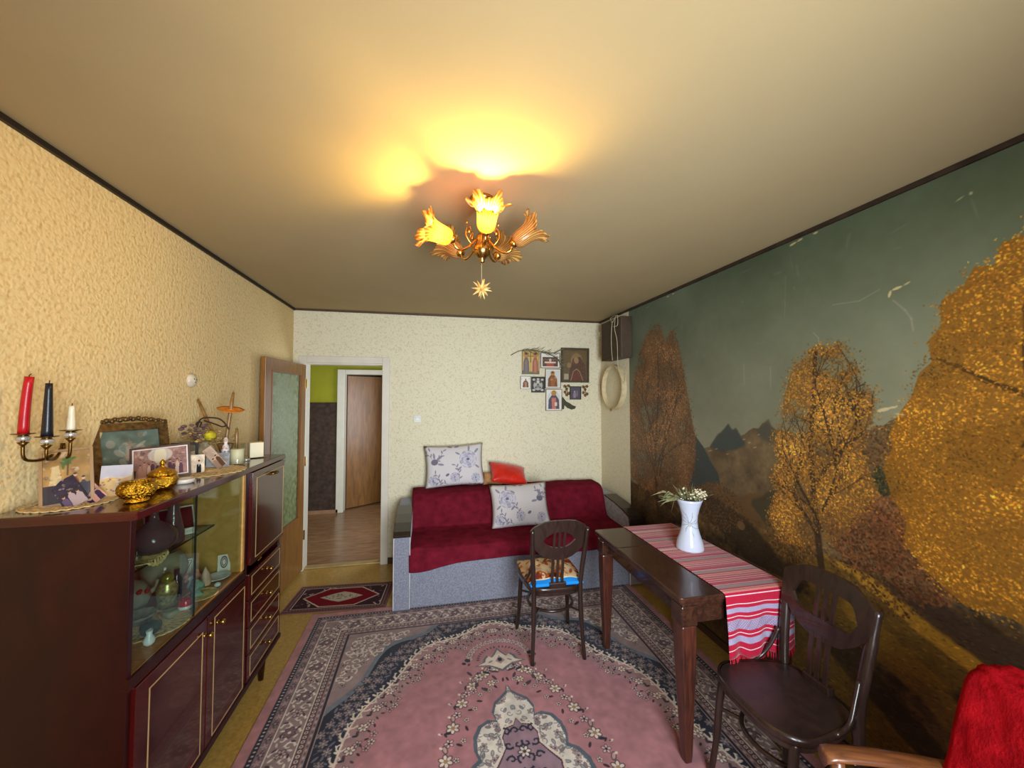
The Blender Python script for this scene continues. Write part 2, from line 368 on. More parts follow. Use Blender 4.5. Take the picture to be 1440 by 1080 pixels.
build('glass_pane', leafbox(M(), .095, .705, .535, 1.885, -.024, -.018), obs, d2)
bd = M()
for a in ((.10, .112, .54, 1.88), (.688, .70, .54, 1.88), (.112, .688, .54, .552), (.112, .688, 1.868, 1.88)): leafbox(bd, *a, -.016, .004)
build('glazing_bead', bd, wood('bead_wood', (120, 70, 30), (150, 92, 40), .35, (5, 5, .5)), d2)
hm = M(); hm.tube([leaf_rot @ Vector((.0, -.75, 1.03)), leaf_rot @ Vector((.045, -.75, 1.03)), leaf_rot @ Vector((.05, -.70, 1.03)), leaf_rot @ Vector((.05, -.64, 1.03))], .008, 8)
build('door_handle', hm, brass, d2, smooth=True)
for z in (.3, 1.0, 1.75):
    build('hinge', M().lathe([(.007, 0), (.007, .09)], (-1.16, YB-.012, z), 10), brass, d2)

# hallway beyond
hall_m = wood('hall_linoleum', (116, 84, 58), (150, 112, 80), .25, (1.2, 6, 1), ns=4)
struct('floor_hall', M().box(-2.1, .5, 4.17, 7.4, -.06, 0), hall_m)
lime = mat('lime_wall_paint', (148, 144, 20), .7, 0, .05, 6, .1, 60)
struct('wall_hall_far', M().box(-2.1, -1.27, 6.07, 6.19, 0, ZC).box(-1.27, .5, 6.07, 6.19, 2.02, ZC).box(-.36, .5, 6.07, 6.19, 0, 2.02), lime)
struct('wall_hall_left', M().box(-2.2, -2.1, 4.23, 7.4, 0, ZC), lime)
struct('wall_hall_right', M().box(.4, .5, 4.23, 4.7, 0, ZC).box(.4, .5, 5.6, 7.4, 0, ZC).box(.4, .5, 4.7, 5.6, 2.0, ZC), lime)
struct('wall_hall_end', M().box(-2.1, .5, 7.3, 7.4, 0, ZC), white_paint)
struct('wall_hall_panel', M().box(-2.09, -1.27, 6.045, 6.07, .05, 1.588), mat('dark_brown_wall_panel', (62, 44, 34), .8, 0, .25, 18, .8, 40))
struct('baseboard_hall', M().box(-2.09, -1.27, 6.03, 6.07, 0, .05), mat('pale_brown_skirting', (150, 110, 80), .5))
struct('door_3', M().box(-1.30, -1.20, 6.03, 6.2, 0, 2.07).box(-.38, -.30, 6.03, 6.2, 0, 2.07).box(-1.20, -.38, 6.03, 6.2, 2.0, 2.07), white_paint, bevel=.006)
lf = Matrix.Translation((-1.195, 6.2, 0)) @ Matrix.Rotation(math.radians(34), 4, 'Z')
d4 = struct('door_4', M().box(0, .80, -.02, .02, .015, 1.985, lf), wood('brown_hall_door', (110, 72, 34), (142, 96, 48), .35, (4, 4, .5)), bevel=.003)
build('door_handle', M().tube([lf @ Vector((.74, -.02, 1.0)), lf @ Vector((.74, -.07, 1.0)), lf @ Vector((.64, -.07, 1.0))], .008, 8), brass, d4, smooth=True)

# ---------------------------------------------------------------- the wall mural (a flat print)
def paint_mural():
    c = Cv(3.455, -.45, 0, 2.508, .003, (84, 92, 84)); X, Y = c.XY(); h, w = X.shape
    f1 = fbm(h, w, 3, 5, 1, 1); f2 = fbm(h, w, 10, 5, 2, 1); f3 = fbm(h, w, 60, 2, 3, 1)
    t = np.clip((2.5-Y)/1.1, 0, 1)[..., None]
    top = np.array((84, 96, 74.)); bot = np.array((128, 126, 100.))
    sky = top*(1-t)+bot*t
    lx = np.clip((X-.9)/2.4, 0, 1)[..., None]; sky = sky*(1-.18*lx)+np.array((78, 84, 84.))*.18*lx
    sky += (f1[..., None]-.5)*34+(f2[..., None]-.5)*14+(f3[..., None]-.5)*5
    c.a = sky/255.
    for k in range(60):      # scuffs
        x = R.uniform(-.3, 3.3); y = R.uniform(1.5, 2.45); c.ell(x, y, R.uniform(.01, .05), R.uniform(.003, .01), R.uniform(-.3, .3)+(PI/2 if R.random() < .5 else 0), (118, 122, 108), .25)
    # far peaks and hills
    f4 = fbm(h, w, 26, 4, 11, 1); st = fbm(h, w, 5, 6, 8, .35); tx = fbm(h, w, 110, 2, 12, 1)
    pk = [(2.6, 1.30), (2.50, 1.36), (2.42, 1.30), (2.36, 1.32), (2.32, 1.37), (2.285, 1.41), (2.25, 1.43), (2.22, 1.455), (2.188, 1.49), (2.165, 1.46), (2.15, 1.45), (2.125, 1.468), (2.10, 1.44), (2.09, 1.42), (2.055, 1.432), (2.02, 1.46), (1.99, 1.475), (1.95, 1.475), (1.922, 1.51), (1.905, 1.515), (1.88, 1.538), (1.865, 1.50), (1.82, 1.47), (1.78, 1.38), (1.7, 1.34), (1.5, 1.44), (1.36, 1.47), (1.28, 1.56), (1.2, 1.60), (1.1, 1.55), (-.45, 1.7), (-.45, .2), (2.6, .2)]
    c.poly(pk, (92, 76, 52)); q = c._bb(-.45, 2.7, .1, 1.7); a, b, cc, d = q[:4]; mk = c.mask(pk, q)
    c.a[cc:d, a:b][mk] += ((st[cc:d, a:b, None]-.5)*.26+(f4[cc:d, a:b, None]-.5)*.20+(tx[cc:d, a:b, None]-.5)*.07)[mk]*np.array((1.1, .9, .6))
    c.soft([(2.36, 1.32), (2.285, 1.408), (2.25, 1.43), (2.22, 1.455), (2.188, 1.488), (2.165, 1.46), (2.15, 1.45), (2.125, 1.466), (2.09, 1.42), (2.05, 1.37), (2.12, 1.33), (2.25, 1.30)], (54, 62, 60), .9, 2)
    c.soft([(1.97, 1.45), (1.91, 1.51), (1.88, 1.535), (1.86, 1.49), (1.82, 1.46), (1.80, 1.40), (1.88, 1.40), (1.94, 1.42)], (66, 66, 58), .75, 3)
    for (x, y, L) in ((2.36, 1.29, .05), (2.30, 1.31, .03), (2.06, 1.40, .03), (2.02, 1.385, .025), (1.98, 1.36, .03), (2.2, 1.29, .03), (1.95, 1.44, .02)): c.ell(x, y, L*.5, .004, -.3, (176, 156, 120), .55)
    c.soft([(2.58, 1.46), (2.50, 1.37), (2.43, 1.31), (2.36, 1.22), (2.29, 1.15), (2.27, 1.08), (2.36, 1.0), (2.6, .98)], (50, 58, 56), .92, 3, f4, .3)
    c.soft([(2.6, 1.0), (2.3, 1.08), (2.1, 1.04), (1.9, 1.12), (1.6, 1.16), (1.6, .6), (2.7, .6)], (88, 64, 36), .8, 10, f4, 1.0)
    c.soft([(2.02, 1.02), (1.9, 1.12), (1.80, 1.16), (1.76, .95), (1.9, .90)], (54, 52, 38), .75, 6, f4, 1.1)
    # ground
    gr = [(3.455, .86), (3.0, .82), (2.6, .94), (2.3, .98), (2.1, .92), (1.8, .84), (1.6, .88), (1.4, .90), (1.15, .88), (.8, .90), (-.45, .95), (-.45, 0), (3.455, 0)]
    c.soft(gr, (82, 62, 36), 1, 7, f4, .5); q = c._bb(-.45, 3.455, 0, .92); a, b, cc, d = q[:4]
    c.a[cc:d, a:b] += ((st[cc:d, a:b, None]-.5)*.40+(f4[cc:d, a:b, None]-.5)*.30+(tx[cc:d, a:b, None]-.5)*.16)*np.array((1.15, .88, .45))
    c.soft([(2.5, 1.0), (2.25, .97), (2.02, .90), (1.8, .74), (1.6, .56), (1.6, .46), (1.9, .56), (2.2, .74), (2.5, .84)], (52, 40, 28), .85, 9, f4, .6)
    c.soft([(1.60, .87), (1.45, .875), (1.2, .79), (.95, .70), (.7, .62), (.7, .46), (1.0, .54), (1.3, .56), (1.5, .5), (1.56, .4), (1.35, .34), (1.1, .22), (1.0, .08), (1.9, .08), (1.98, .36), (1.75, .60)], (122, 92, 34), .62, 12, f4, 1.5)
    c.soft([(1.60, .88), (1.42, .885), (1.18, .80), (.92, .70), (.6, .60), (.6, .56), (.95, .64), (1.2, .725), (1.42, .82)], (176, 128, 40), .8, 5, f4, 1.2)
    c.soft([(1.52, .70), (1.3, .66), (1.05, .52), (.9, .4), (1.1, .40), (1.4, .54)], (136, 100, 34), .6, 8, f4, 1.6)
    c.soft([(1.38, .88), (1.1, .87), (.8, .84), (.3, .90), (.3, .60), (.8, .66), (1.02, .73), (1.2, .80)], (58, 44, 34), .88, 7, f4, 1.1)
    c.soft([(1.62, .62), (1.45, .52), (1.2, .36), (1.0, .22), (1.0, .14), (1.3, .28), (1.6, .44)], (52, 40, 24), .75, 8, f4, .8)
    for k in range(14000):
        x = R.uniform(.2, 2.5); y = R.uniform(.1, .90); cur = c.a[min(c.h-1, int(y*c.sy)), min(c.w-1, max(0, int((x-c.x0)*c.sx)))]*255
        v = R.choice((1.35, .62, 1.15, .8)); c.ell(x, y, R.uniform(.003, .012), R.uniform(.0015, .0035), R.uniform(-.6, .2), tuple(min(255, z*v) for z in cur), .6)
    c.line([(3.3, .86), (2.9, .80), (2.6, .70)], .05, (30, 24, 18), .5); c.ell(2.1, .86, .032, .028, 0, (140, 104, 64), .5)
    # reddish bushes and dark firs between the trees
    for (x, y, r, n, col) in ((1.30, 1.44, .10, 900, (92, 66, 40)), (1.22, 1.50, .07, 500, (70, 64, 46)), (1.25, 1.22, .15, 2600, (112, 72, 42)), (1.40, 1.04, .16, 2600, (106, 66, 38)), (1.2, 1.02, .17, 2600, (102, 62, 36)), (1.75, .93, .16, 1400, (104, 74, 38)), (2.3, .93, .22, 900, (88, 62, 36)), (3.1, .86, .35, 1500, (84, 58, 34)), (1.3, 1.30, .06, 500, (50, 54, 36)), (1.42, 1.27, .05, 400, (54, 56, 36)), (1.36, .92, .2, 1200, (84, 56, 32))):
        for k in range(n):
            a = R.uniform(0, 2*PI); q = r*math.sqrt(R.random()); v = R.uniform(.55, 1.4)
            c.ell(x+q*math.cos(a), y+q*math.sin(a)*(.75 if r > .2 else 1), R.uniform(.003, .009), R.uniform(.002, .006), R.uniform(0, 3), tuple(v*z for z in col), .75)
    def inside(poly, x, y):
        m = False; n = len(poly)
        for i in range(n):
            x1, y1 = poly[i]; x2, y2 = poly[(i+1) % n]
            if (y1 > y) != (y2 > y) and x < (x2-x1)*(y-y1)/(y2-y1)+x1: m = not m
        return m
    def branch(x, y, a, L, w, dep, col, poly):
        pts = [(x, y)]
        for k in range(5):
            a += R.uniform(-.14, .14); nx = x+L/5*math.cos(a); ny = y+L/5*math.sin(a)
            if y > 1.0 and not inside(poly, nx, ny): break
            x, y = nx, ny; pts.append((x, y))
        if len(pts) < 3: return
        c.line(pts, w, col, .8, w*.5)
        if dep:
            for k in range(4 if dep > 1 else 3):
                p = pts[R.randint(1, len(pts)-1)]; branch(p[0], p[1], a+R.choice((-1, 1))*R.uniform(.3, .75)+(PI/2-a)*.25, L*R.uniform(.4, .65), w*.55, dep-1, col, poly)
    def tree(poly, under, cols, n, sz, trunk, tcol, H, al=.8, thr=.36, gap=.65, fl=.35):
        xs = [p[0] for p in poly]; ys = [p[1] for p in poly]
        q = c._bb(min(xs), max(xs), min(ys), max(ys)); a, b, cc, d = q[:4]; mk = c.mask(poly, q)
        nz = fbm(d-cc, b-a, 9, 5, int(n), 1); k = (fl+(1-fl)*(nz > thr))*mk*al
        c.a[cc:d, a:b] += (np.array(under)/255.-c.a[cc:d, a:b])*k[..., None]
        def dabs(m, alp, bright):
            for _ in range(m):
                x = R.uniform(min(xs)-.03, max(xs)+.03); y = R.uniform(min(ys), max(ys)+.02)
                xx, yy = x+R.gauss(0, .022), y+R.gauss(0, .022)
                i = int((xx-c.x0)*c.sx)-a; j = int((yy-c.y0)*c.sy)-cc
                if not (0 <= i < b-a and 0 <= j < d-cc) or not mk[j, i]: continue
                v = nz[j, i]
                if v < thr-.03 and R.random() < gap: continue
                s = bright*(.12+1.75*v)*R.uniform(.8, 1.2)*(1.06-.22*(i/(b-a))); col = R.choice(cols)
                c.ell(x, y, sz*R.uniform(.6, 1.5), sz*R.uniform(.4, .9), R.uniform(0, 3), tuple(min(255, z*s) for z in col), alp)
        dabs(n//2, .6, .70)
        for (x, y, ang, L, wd) in trunk: branch(x, y, ang, L, wd, 3, tcol, poly)
        dabs(n*3//8, .85, 1.0)
        for (x, y, ang, L, wd) in trunk[1:]: branch(x, y, ang, L*.9, wd*.6, 2, tcol, poly)
        dabs(n//8, .8, 1.08)
    tree([(3.44, 1.60), (3.35, 1.9), (3.266, 2.08), (3.15, 2.22), (3.06, 2.28), (2.98, 2.30), (2.94, 2.27), (2.86, 2.12), (2.80, 2.20), (2.74, 2.20), (2.70, 2.1), (2.64, 1.9), (2.57, 1.60), (2.51, 1.36), (2.52, 1.15), (2.60, .98), (2.85, .86), (3.2, .82), (3.44, .9)],
         (104, 72, 44), [(136, 92, 50), (122, 82, 46), (148, 102, 54), (104, 72, 44)], 26000, .0055, [(3.0, .66, 1.57, 1.45, .035), (2.97, 1.0, 1.9, .8, .016), (3.0, .9, 1.2, .8, .016)], (58, 40, 26), 1)
    tree([(1.85, 1.40), (1.79, 1.60), (1.745, 1.76), (1.71, 1.83), (1.66, 1.86), (1.622, 1.90), (1.575, 1.93), (1.52, 1.90), (1.46, 1.925), (1.41, 1.84), (1.38, 1.75), (1.33, 1.66), (1.345, 1.54), (1.40, 1.45), (1.37, 1.36), (1.33, 1.24), (1.42, 1.13), (1.5, 1.0), (1.65, .90), (1.80, .86), (1.89, .98), (1.84, 1.12), (1.87, 1.22), (1.80, 1.3)],
         (112, 80, 42), [(186, 126, 36), (170, 112, 36), (146, 98, 44), (196, 140, 48), (134, 92, 48)], 26000, .0046, [(1.585, .74, 1.55, 1.15, .034), (1.58, 1.1, 2.0, .5, .014), (1.58, 1.0, 1.1, .6, .016), (1.5, 1.3, 1.5, .5, .014)], (50, 38, 26), 1, .75, .42, .85, .18)
    tree([(1.31, 1.36), (1.27, 1.45), (1.285, 1.50), (1.24, 1.60), (1.20, 1.66), (1.17, 1.76), (1.13, 1.80), (1.14, 1.88), (1.10, 1.93), (1.095, 2.03), (1.03, 2.07), (1.0, 2.13), (.95, 2.12), (.93, 2.19), (.87, 2.20), (.8, 2.25), (.5, 2.3), (.2, 2.2), (-.1, 1.9), (-.3, 1.4), (-.2, .9), (.5, .84), (.8, .87), (.95, .92), (1.06, .90), (1.16, .97), (1.24, 1.06), (1.23, 1.16), (1.28, 1.24)],
         (132, 88, 28), [(188, 126, 36), (172, 110, 30), (152, 96, 28), (198, 140, 48), (130, 84, 28)], 62000, .0042, [(.55, .7, 1.6, 1.6, .05), (.6, 1.0, 2.2, .9, .02), (.6, 1.2, 2.6, .8, .016), (.6, .9, 2.55, .8, .018), (.6, 1.5, 2.1, .8, .016), (.9, 1.5, 2.0, .5, .012)], (66, 46, 24), 1, .92, .30, .3, .9)
    # torn and scratched spots
    for x, y, rx, ry, an, al in ((1.262, 2.10, .006, .016, .3, .9), (1.235, 2.118, .020, .006, -.2, .9), (1.20, 2.128, .014, .004, -.4, .7), (1.30, 1.607, .028, .008, -.3, .85), (1.265, 1.618, .016, .005, -.2, .85), (1.24, 1.59, .02, .004, .1, .6), (1.70, 2.488, .022, .006, -.15, .9), (1.66, 2.494, .018, .005, -.15, .9), (1.575, 2.496, .014, .005, 0, .9), (2.82, 2.49, .022, .005, 0, .8), (2.75, 2.494, .015, .005, 0, .8), (3.12, 2.47, .03, .003, 0, .5), (1.03, 2.395, .014, .003, -.4, .6), (1.0, 2.40, .006, .006, -.4, .6)):
        c.ell(x, y, rx, ry, an, (200, 180, 132), al)
    for pts, wd, al in (([(1.25, 2.07), (1.21, 2.02), (1.19, 1.98), (1.185, 1.93)], .007, .35), ([(1.50, 2.11), (1.38, 2.10), (1.30, 2.13)], .006, .3), ([(1.60, 1.99), (1.575, 1.96), (1.57, 1.92)], .004, .5), ([(2.05, 1.86), (2.05, 1.74)], .01, .22), ([(1.86, 1.84), (1.86, 1.72)], .008, .25), ([(1.75, 2.33), (1.76, 2.1)], .004, .22)):
        c.line(pts, wd, (160, 158, 136), al)
    return c
mural_m = imat('mural_paper', paint_mural(), .42, .12, 22, .35, bdist=.004)
mu = M(); mu.grid(lambda a, b: (XR-.004, 3.455-a*3.905, .052+b*2.454), 24, 16)
mu.box(XR-.004, XR-.0005, -.45, 3.455, .052, .056).box(XR-.004, XR-.0005, 3.452, 3.455, .052, 2.506)
build('wall_mural', mu, mural_m, uv=lambda p: ((3.455-p.y)/3.905, p.z/2.508), label='huge photographic wall mural of golden autumn trees below grey mountain peaks', cat='mural')

# ---------------------------------------------------------------- rugs (woven pattern is flat print)
PINK, NAVY, TAU, CRE, MAU, DK = (164, 112, 115), (34, 34, 46), (146, 114, 108), (208, 192, 172), (120, 84, 84), (50, 34, 40)
def scroll(c, x, y, r, a, col, w, s=1, leaves=True):
    pts = [(x+r*(1-t*.75)*math.cos(a+s*t*5.2), y+r*(1-t*.75)*math.sin(a+s*t*5.2)) for t in [k/10 for k in range(11)]]
    c.line(pts, w, col, 1, w*.6)
    if leaves:
        for t in (.0, .28, .56):
            an = a+s*t*5.2; q = r*(1.12-t*.7); c.ell(x+q*math.cos(an), y+q*math.sin(an), r*.34, r*.15, an+s*.9, col)
def paint_rug():
    HW, HL = 1.30, 1.82; c = Cv(0, HW, 0, HL, .0032, NAVY); X, Y = c.XY(); rr = random.Random(3)
    fw, fl = HW-.33, HL-.33; OUT = (70, 52, 58); DT = (128, 108, 104); LC = (206, 190, 172)
    rad = np.sqrt((X/.92)**2+(Y/1.40)**2)-.022*np.cos(12*np.arctan2(Y/1.40, X/.92))
    r2 = np.sqrt((X/1.10)**2+(Y/1.62)**2)-.03*np.cos(14*np.arctan2(Y/1.62, X/1.1))
    A = c.a
    A[r2 > 1.0] = np.array((142, 120, 116))/255.; A[(r2 > .985) & (r2 < 1.012)] = np.array((104, 110, 116))/255.
    A[rad < 1.0] = np.array(PINK)/255.; A[(rad > .90) & (rad < 1.0)] = np.array((152, 116, 114))/255.
    def at(fr, a, ax, ay): return fr*ax*math.cos(a), fr*ay*math.sin(a)
    def grid_(g, fn):
        for j in range(int(HL/g)+1):
            for i in range(int(HW/g)+1):
                x = (i+(j % 2)*.5)*g+rr.uniform(-.16, .16)*g; y = j*g+rr.uniform(-.16, .16)*g
                if x < fw-.015 and y < fl-.015: fn(x, y, math.hypot(x/.92, y/1.4), math.hypot(x/1.1, y/1.62))
    # navy band: closely packed taupe flowers, stems and leaves
    def nb(x, y, ra, rb):
        if ra > 1.035 and rb < .975: c.ell(x, y, .020, .007, rr.uniform(0, 3), (104, 96, 104)); c.line([(x, y), (x+rr.uniform(-.03, .03), y+rr.uniform(-.03, .03))], .004, (96, 90, 98))
    grid_(.034, nb)
    def nb2(x, y, ra, rb):
        if ra > 1.045 and rb < .968: c.flower(x, y, rr.uniform(.023, .031), (132, 114, 112), (160, 140, 130), 6, NAVY, rr.random())
    grid_(.056, nb2)
    # spandrels: cream arabesques
    def sp(x, y, ra, rb):
        if rb > 1.03: scroll(c, x, y, rr.uniform(.022, .030), rr.uniform(0, 6), LC, .009, rr.choice((-1, 1)))
    grid_(.048, sp)
    def sp2(x, y, ra, rb):
        if rb > 1.04:
            k = rr.random()
            if k < .4: c.flower(x, y, .019, (168, 142, 136), OUT, 5, OUT)
            elif k < .8: c.ell(x, y, .012, .005, rr.uniform(0, 3), OUT)
    grid_(.062, sp2)
    # leafy cream edge of the pink field, flowers hanging inside
    n = 34
    c.line([at(1.0+.022*math.cos(12*t), t, .92, 1.40) for t in [PI/2*k/160 for k in range(161)]], .011, CRE)
    for k in range(n+1):
        a = (k+.5)/(n+1)*PI/2; x, y = at(1.0+.022*math.cos(12*a), a, .92, 1.40); scroll(c, x, y, .030, a+(k % 2)*PI, CRE, .009, 1 if k % 2 else -1)
        x, y = at(1.015+.022*math.cos(12*a), a+.02, .92, 1.4); c.ell(x, y, .017, .007, a, CRE)
    for k in range(46):
        a = (k+.5)/46*PI/2; f = (.955, .935, .965)[k % 3]; x, y = at(f, a, .92, 1.40)
        if k % 3 == 0: c.flower(x, y, .027, CRE, (150, 100, 96), 6, OUT)
        elif k % 3 == 1: c.flower(x, y, .021, (190, 162, 154), OUT, 5, OUT)
        else: c.ell(x, y, .018, .008, a+1, OUT); c.ell(x+.01, y-.012, .014, .006, a-.4, NAVY)
        x, y = at(.905+.012*(k % 2), a, .92, 1.40); c.ell(x, y, .012, .0055, a+rr.uniform(-.9, .9), rr.choice([NAVY, OUT, DK]))
        if k % 6 == 2:
            for q, dd in ((.875, 0), (.885, .035), (.885, -.035)): x, y = at(q, a+dd, .92, 1.40); c.flower(x, y, .020, CRE if dd == 0 else (186, 150, 144), OUT, 5, OUT, a)
    # wreath round the medallion: blossoms, buds and dark leaves
    for k in range(30):
        a = (k+.3)/30*PI/2
        for fr, kind in ((1.0, k % 4), (.86, (k+1) % 3+4), (1.12, (k+2) % 4+7)):
            x, y = at(fr+.03*(k % 2), a, .40, .96)
            if y > .985 and x < .2: continue
            if kind == 0: c.flower(x, y, .034, CRE, (150, 120, 80), 6, OUT, a)
            elif kind == 1: c.ell(x, y, .024, .013, a+.8, OUT); c.ell(x, y, .019, .009, a+.8, (176, 144, 136)); c.ell(x+.018, y+.012, .010, .007, a, CRE)
            elif kind == 2: c.flower(x, y, .024, (196, 168, 160), NAVY, 5, OUT)
            elif kind == 3: c.ell(x, y, .020, .009, a-.6, NAVY); c.ell(x+.016, y-.01, .014, .006, a+.5, DK)
            elif kind == 4: c.ell(x, y, .017, .007, a+rr.uniform(-1, 1), DK)
            elif kind == 5: c.flower(x, y, .016, CRE, OUT, 5, OUT)
            elif kind == 7: c.ell(x, y, .012, .006, a, (206, 190, 176)); c.ell(x-.008, y, .006, .004, a, OUT)
            elif kind == 8 and k % 8 == 2: c.flower(x, y, .026, CRE, OUT, 6, OUT)
    for k in range(9):
        a = (k+.3)/9*PI/2; x = .19*math.cos(a); y = 1.06+.16*math.sin(a); c.flower(x, y, .026, (190, 168, 160), (150, 108, 108), 6, (112, 84, 86)); x = .135*math.cos(a); y = 1.045+.11*math.sin(a); c.ell(x, y, .011, .005, a, OUT)
    c.ell(.20, 1.06, .02, .015, .6, NAVY); c.ell(.225, 1.035, .014, .011, .6, NAVY); c.ell(.195, 1.02, .012, .008, 2, OUT)
    fin = [(0, 1.125), (.022, 1.085), (.045, 1.055), (.065, 1.075), (.085, 1.05), (.095, 1.02), (.14, 1.0), (.07, .99), (.03, .965), (0, .94)]
    c.poly([(x*1.18, 1.03+(y-1.03)*1.2) for x, y in fin], (92, 98, 104)); c.poly(fin, LC); c.poly([(0, 1.07), (.03, 1.02), (0, .99)], (160, 130, 126)); c.ell(0, 1.03, .014, .018, 0, NAVY); c.ell(.06, 1.02, .018, .007, -.6, (130, 124, 124))
    for (x, y, ang) in ((.10, .93, .4), (.06, .88, 1.1), (.20, .94, 1), (.05, .93, .3), (.13, .80, .8), (.17, .84, 2)): c.ell(x, y, .024, .009, ang, rr.choice([NAVY, OUT]))
    c.flower(.15, .90, .030, CRE, OUT, 6, OUT); c.flower(.085, .84, .026, CRE, (150, 120, 80), 6, OUT); c.flower(.19, .80, .022, (190, 160, 152), OUT, 5, OUT)
    # cream medallion with leaves and a dark core
    body = [(0, .80), (.015, .745), (.045, .715), (.085, .68), (.105, .62), (.095, .565), (.13, .575), (.18, .55), (.21, .49), (.215, .42), (.20, .37), (.24, .34), (.27, .28), (.275, .2), (.26, .12), (.29, .05), (.30, 0), (0, 0)]
    c.poly([(x*1.07+.002, y*1.018+.004) for x, y in body], (80, 88, 96)); c.poly(body, (208, 198, 184)); q = c._bb(0, .31, 0, .81)
    keep = c.mask(body, q); sv = A[q[2]:q[3], q[0]:q[1]].copy()
    for k in range(240):
        x = rr.uniform(0, .29); y = rr.uniform(0, .78); m = k % 5
        if m == 0: c.flower(x, y, .018, (168, 140, 136), OUT, 5, (96, 92, 96))
        elif m == 1: scroll(c, x, y, .018, rr.uniform(0, 6), (110, 108, 112), .004, 1, False)
        else: a_ = rr.uniform(0, 3); c.ell(x, y, .017, .009, a_, (92, 92, 98)); c.ell(x, y, .013, .006, a_, rr.choice([(150, 150, 144), (140, 112, 112), (176, 162, 150)]))
    A[q[2]:q[3], q[0]:q[1]][~keep] = sv[~keep]
    core = [(0, .57), (.02, .53), (.06, .52), (.085, .47), (.08, .41), (.11, .36), (.15, .30), (.14, .22), (.17, .1), (.17, 0), (0, 0)]
    c.poly([(x*1.12+.003, y*1.03) for x, y in core], LC); c.poly([(x*1.05, y*1.01) for x, y in core], OUT); c.poly(core, (140, 112, 122))
    for k in range(14): scroll(c, .02+(k % 2)*.045, .50-(k//2)*.075, .022, k*1.3, NAVY, .009)
    c.flower(.0, .38, .03, LC, OUT, 6, NAVY); c.flower(.06, .2, .03, LC, OUT, 6, NAVY); c.flower(0, .05, .05, LC, OUT, 8, NAVY)
    # borders: bands by distance from the edge
    D = np.minimum(HW-X, HL-Y)
    def band(a, b, col): A[(D >= a) & (D < b)] = np.array(col)/255.
    band(0, .05, (164, 112, 110)); band(.05, .056, (110, 80, 80)); band(.056, .08, (34, 30, 40)); band(.08, .125, (122, 98, 98)); band(.125, .132, LC); band(.132, .25, (136, 114, 110)); band(.25, .257, LC)
    band(.257, .288, (84, 64, 66)); band(.288, .312, (138, 112, 108)); band(.312, .324, (34, 28, 36)); band(.324, .33, (146, 120, 114))
    def along(dist, step, fn):
        k = 0; y = 0.
        while y < HL-dist+.001: fn(HW-dist, y, k, 1); y += step; k += 1
        x = 0.; k = 0
        while x < HW-dist: fn(x, HL-dist, k, 0); x += step; k += 1
    along(.068, .022, lambda x, y, k, v: c.ell(x, y, .0075, .0055, 0, (176, 158, 148)))
    along(.1025, .044, lambda x, y, k, v: c.flower(x, y, .019, (164, 134, 130) if k % 2 else (72, 54, 62), LC, 5))
    along(.1025, .022, lambda x, y, k, v: c.ell(x, y, .004, .004, 0, (60, 46, 54) if k % 2 else (150, 120, 116)))
    def m1(x, y, k, v):
        s = 1 if k % 2 else -1; o_ = .022*s
        xx, yy = (x+o_, y) if v else (x, y+o_); scroll(c, xx, yy, .027, (0 if v else PI/2)+(PI if s < 0 else 0), LC, .010, s)
        for t in (-.5, .5): c.ell(x+(-o_*1.6 if v else t*.03), y+(t*.03 if v else -o_*1.6), .014, .006, t*2+k, OUT if t < 0 else LC)
    along(.191, .040, m1)
    def m2(x, y, k, v):
        c.flower(x, y, .032, (112, 86, 90), (206, 184, 166), 7, OUT) if k % 2 == 0 else c.flower(x, y, .026, (176, 146, 138), OUT, 6, OUT)
    along(.191, .12, m2)
    along(.272, .026, lambda x, y, k, v: (c.ell(x, y, .0105, .0095, 0, (196, 170, 156)), c.ell(x, y, .005, .0045, 0, OUT)))
    along(.300, .020, lambda x, y, k, v: c.ell(x, y, .006, .007, 0, (104, 80, 82) if k % 2 else (176, 150, 142)))
    q = c.a; top = np.concatenate([q[:, ::-1], q], 1); full = np.concatenate([top[::-1], top], 0)
    H, Wd = full.shape[:2]; full = full*(1+(fbm(H, Wd, 90, 2, 4)[..., None]-.5)*.22)*(1+(fbm(H, Wd, 4, 3, 6)[..., None]-.5)*.10)
    o = Cv(-1, 1, -1, 1, 1, PINK); o.a = full; o.h, o.w = H, Wd; return o
RZ = .009; LZ = .0100
def slab(mb, x0, x1, y0, y1, z, n=10):
    mb.grid(lambda a, b: (x0+(x1-x0)*a, y0+(y1-y0)*b, z+.0006*math.sin(a*17+b*5)*math.sin(b*23)), n, n); mb.box(x0, x1, y0, y1, 0.0005, z-.003); return mb
rug_m = imat('woven_rug', paint_rug(), .95, .5, 500, .1, sheen=.15)
ry0, ry1, rx0, rx1 = -.385, 3.255, -.85, 1.75
build('carpet', slab(M(), rx0, rx1, ry0, ry1, RZ), rug_m, uv=lambda p: ((p.x-rx0)/(rx1-rx0), (p.y-ry0)/(ry1-ry0)), label='large pink patterned carpet with navy floral band and cream medallion', cat='carpet')
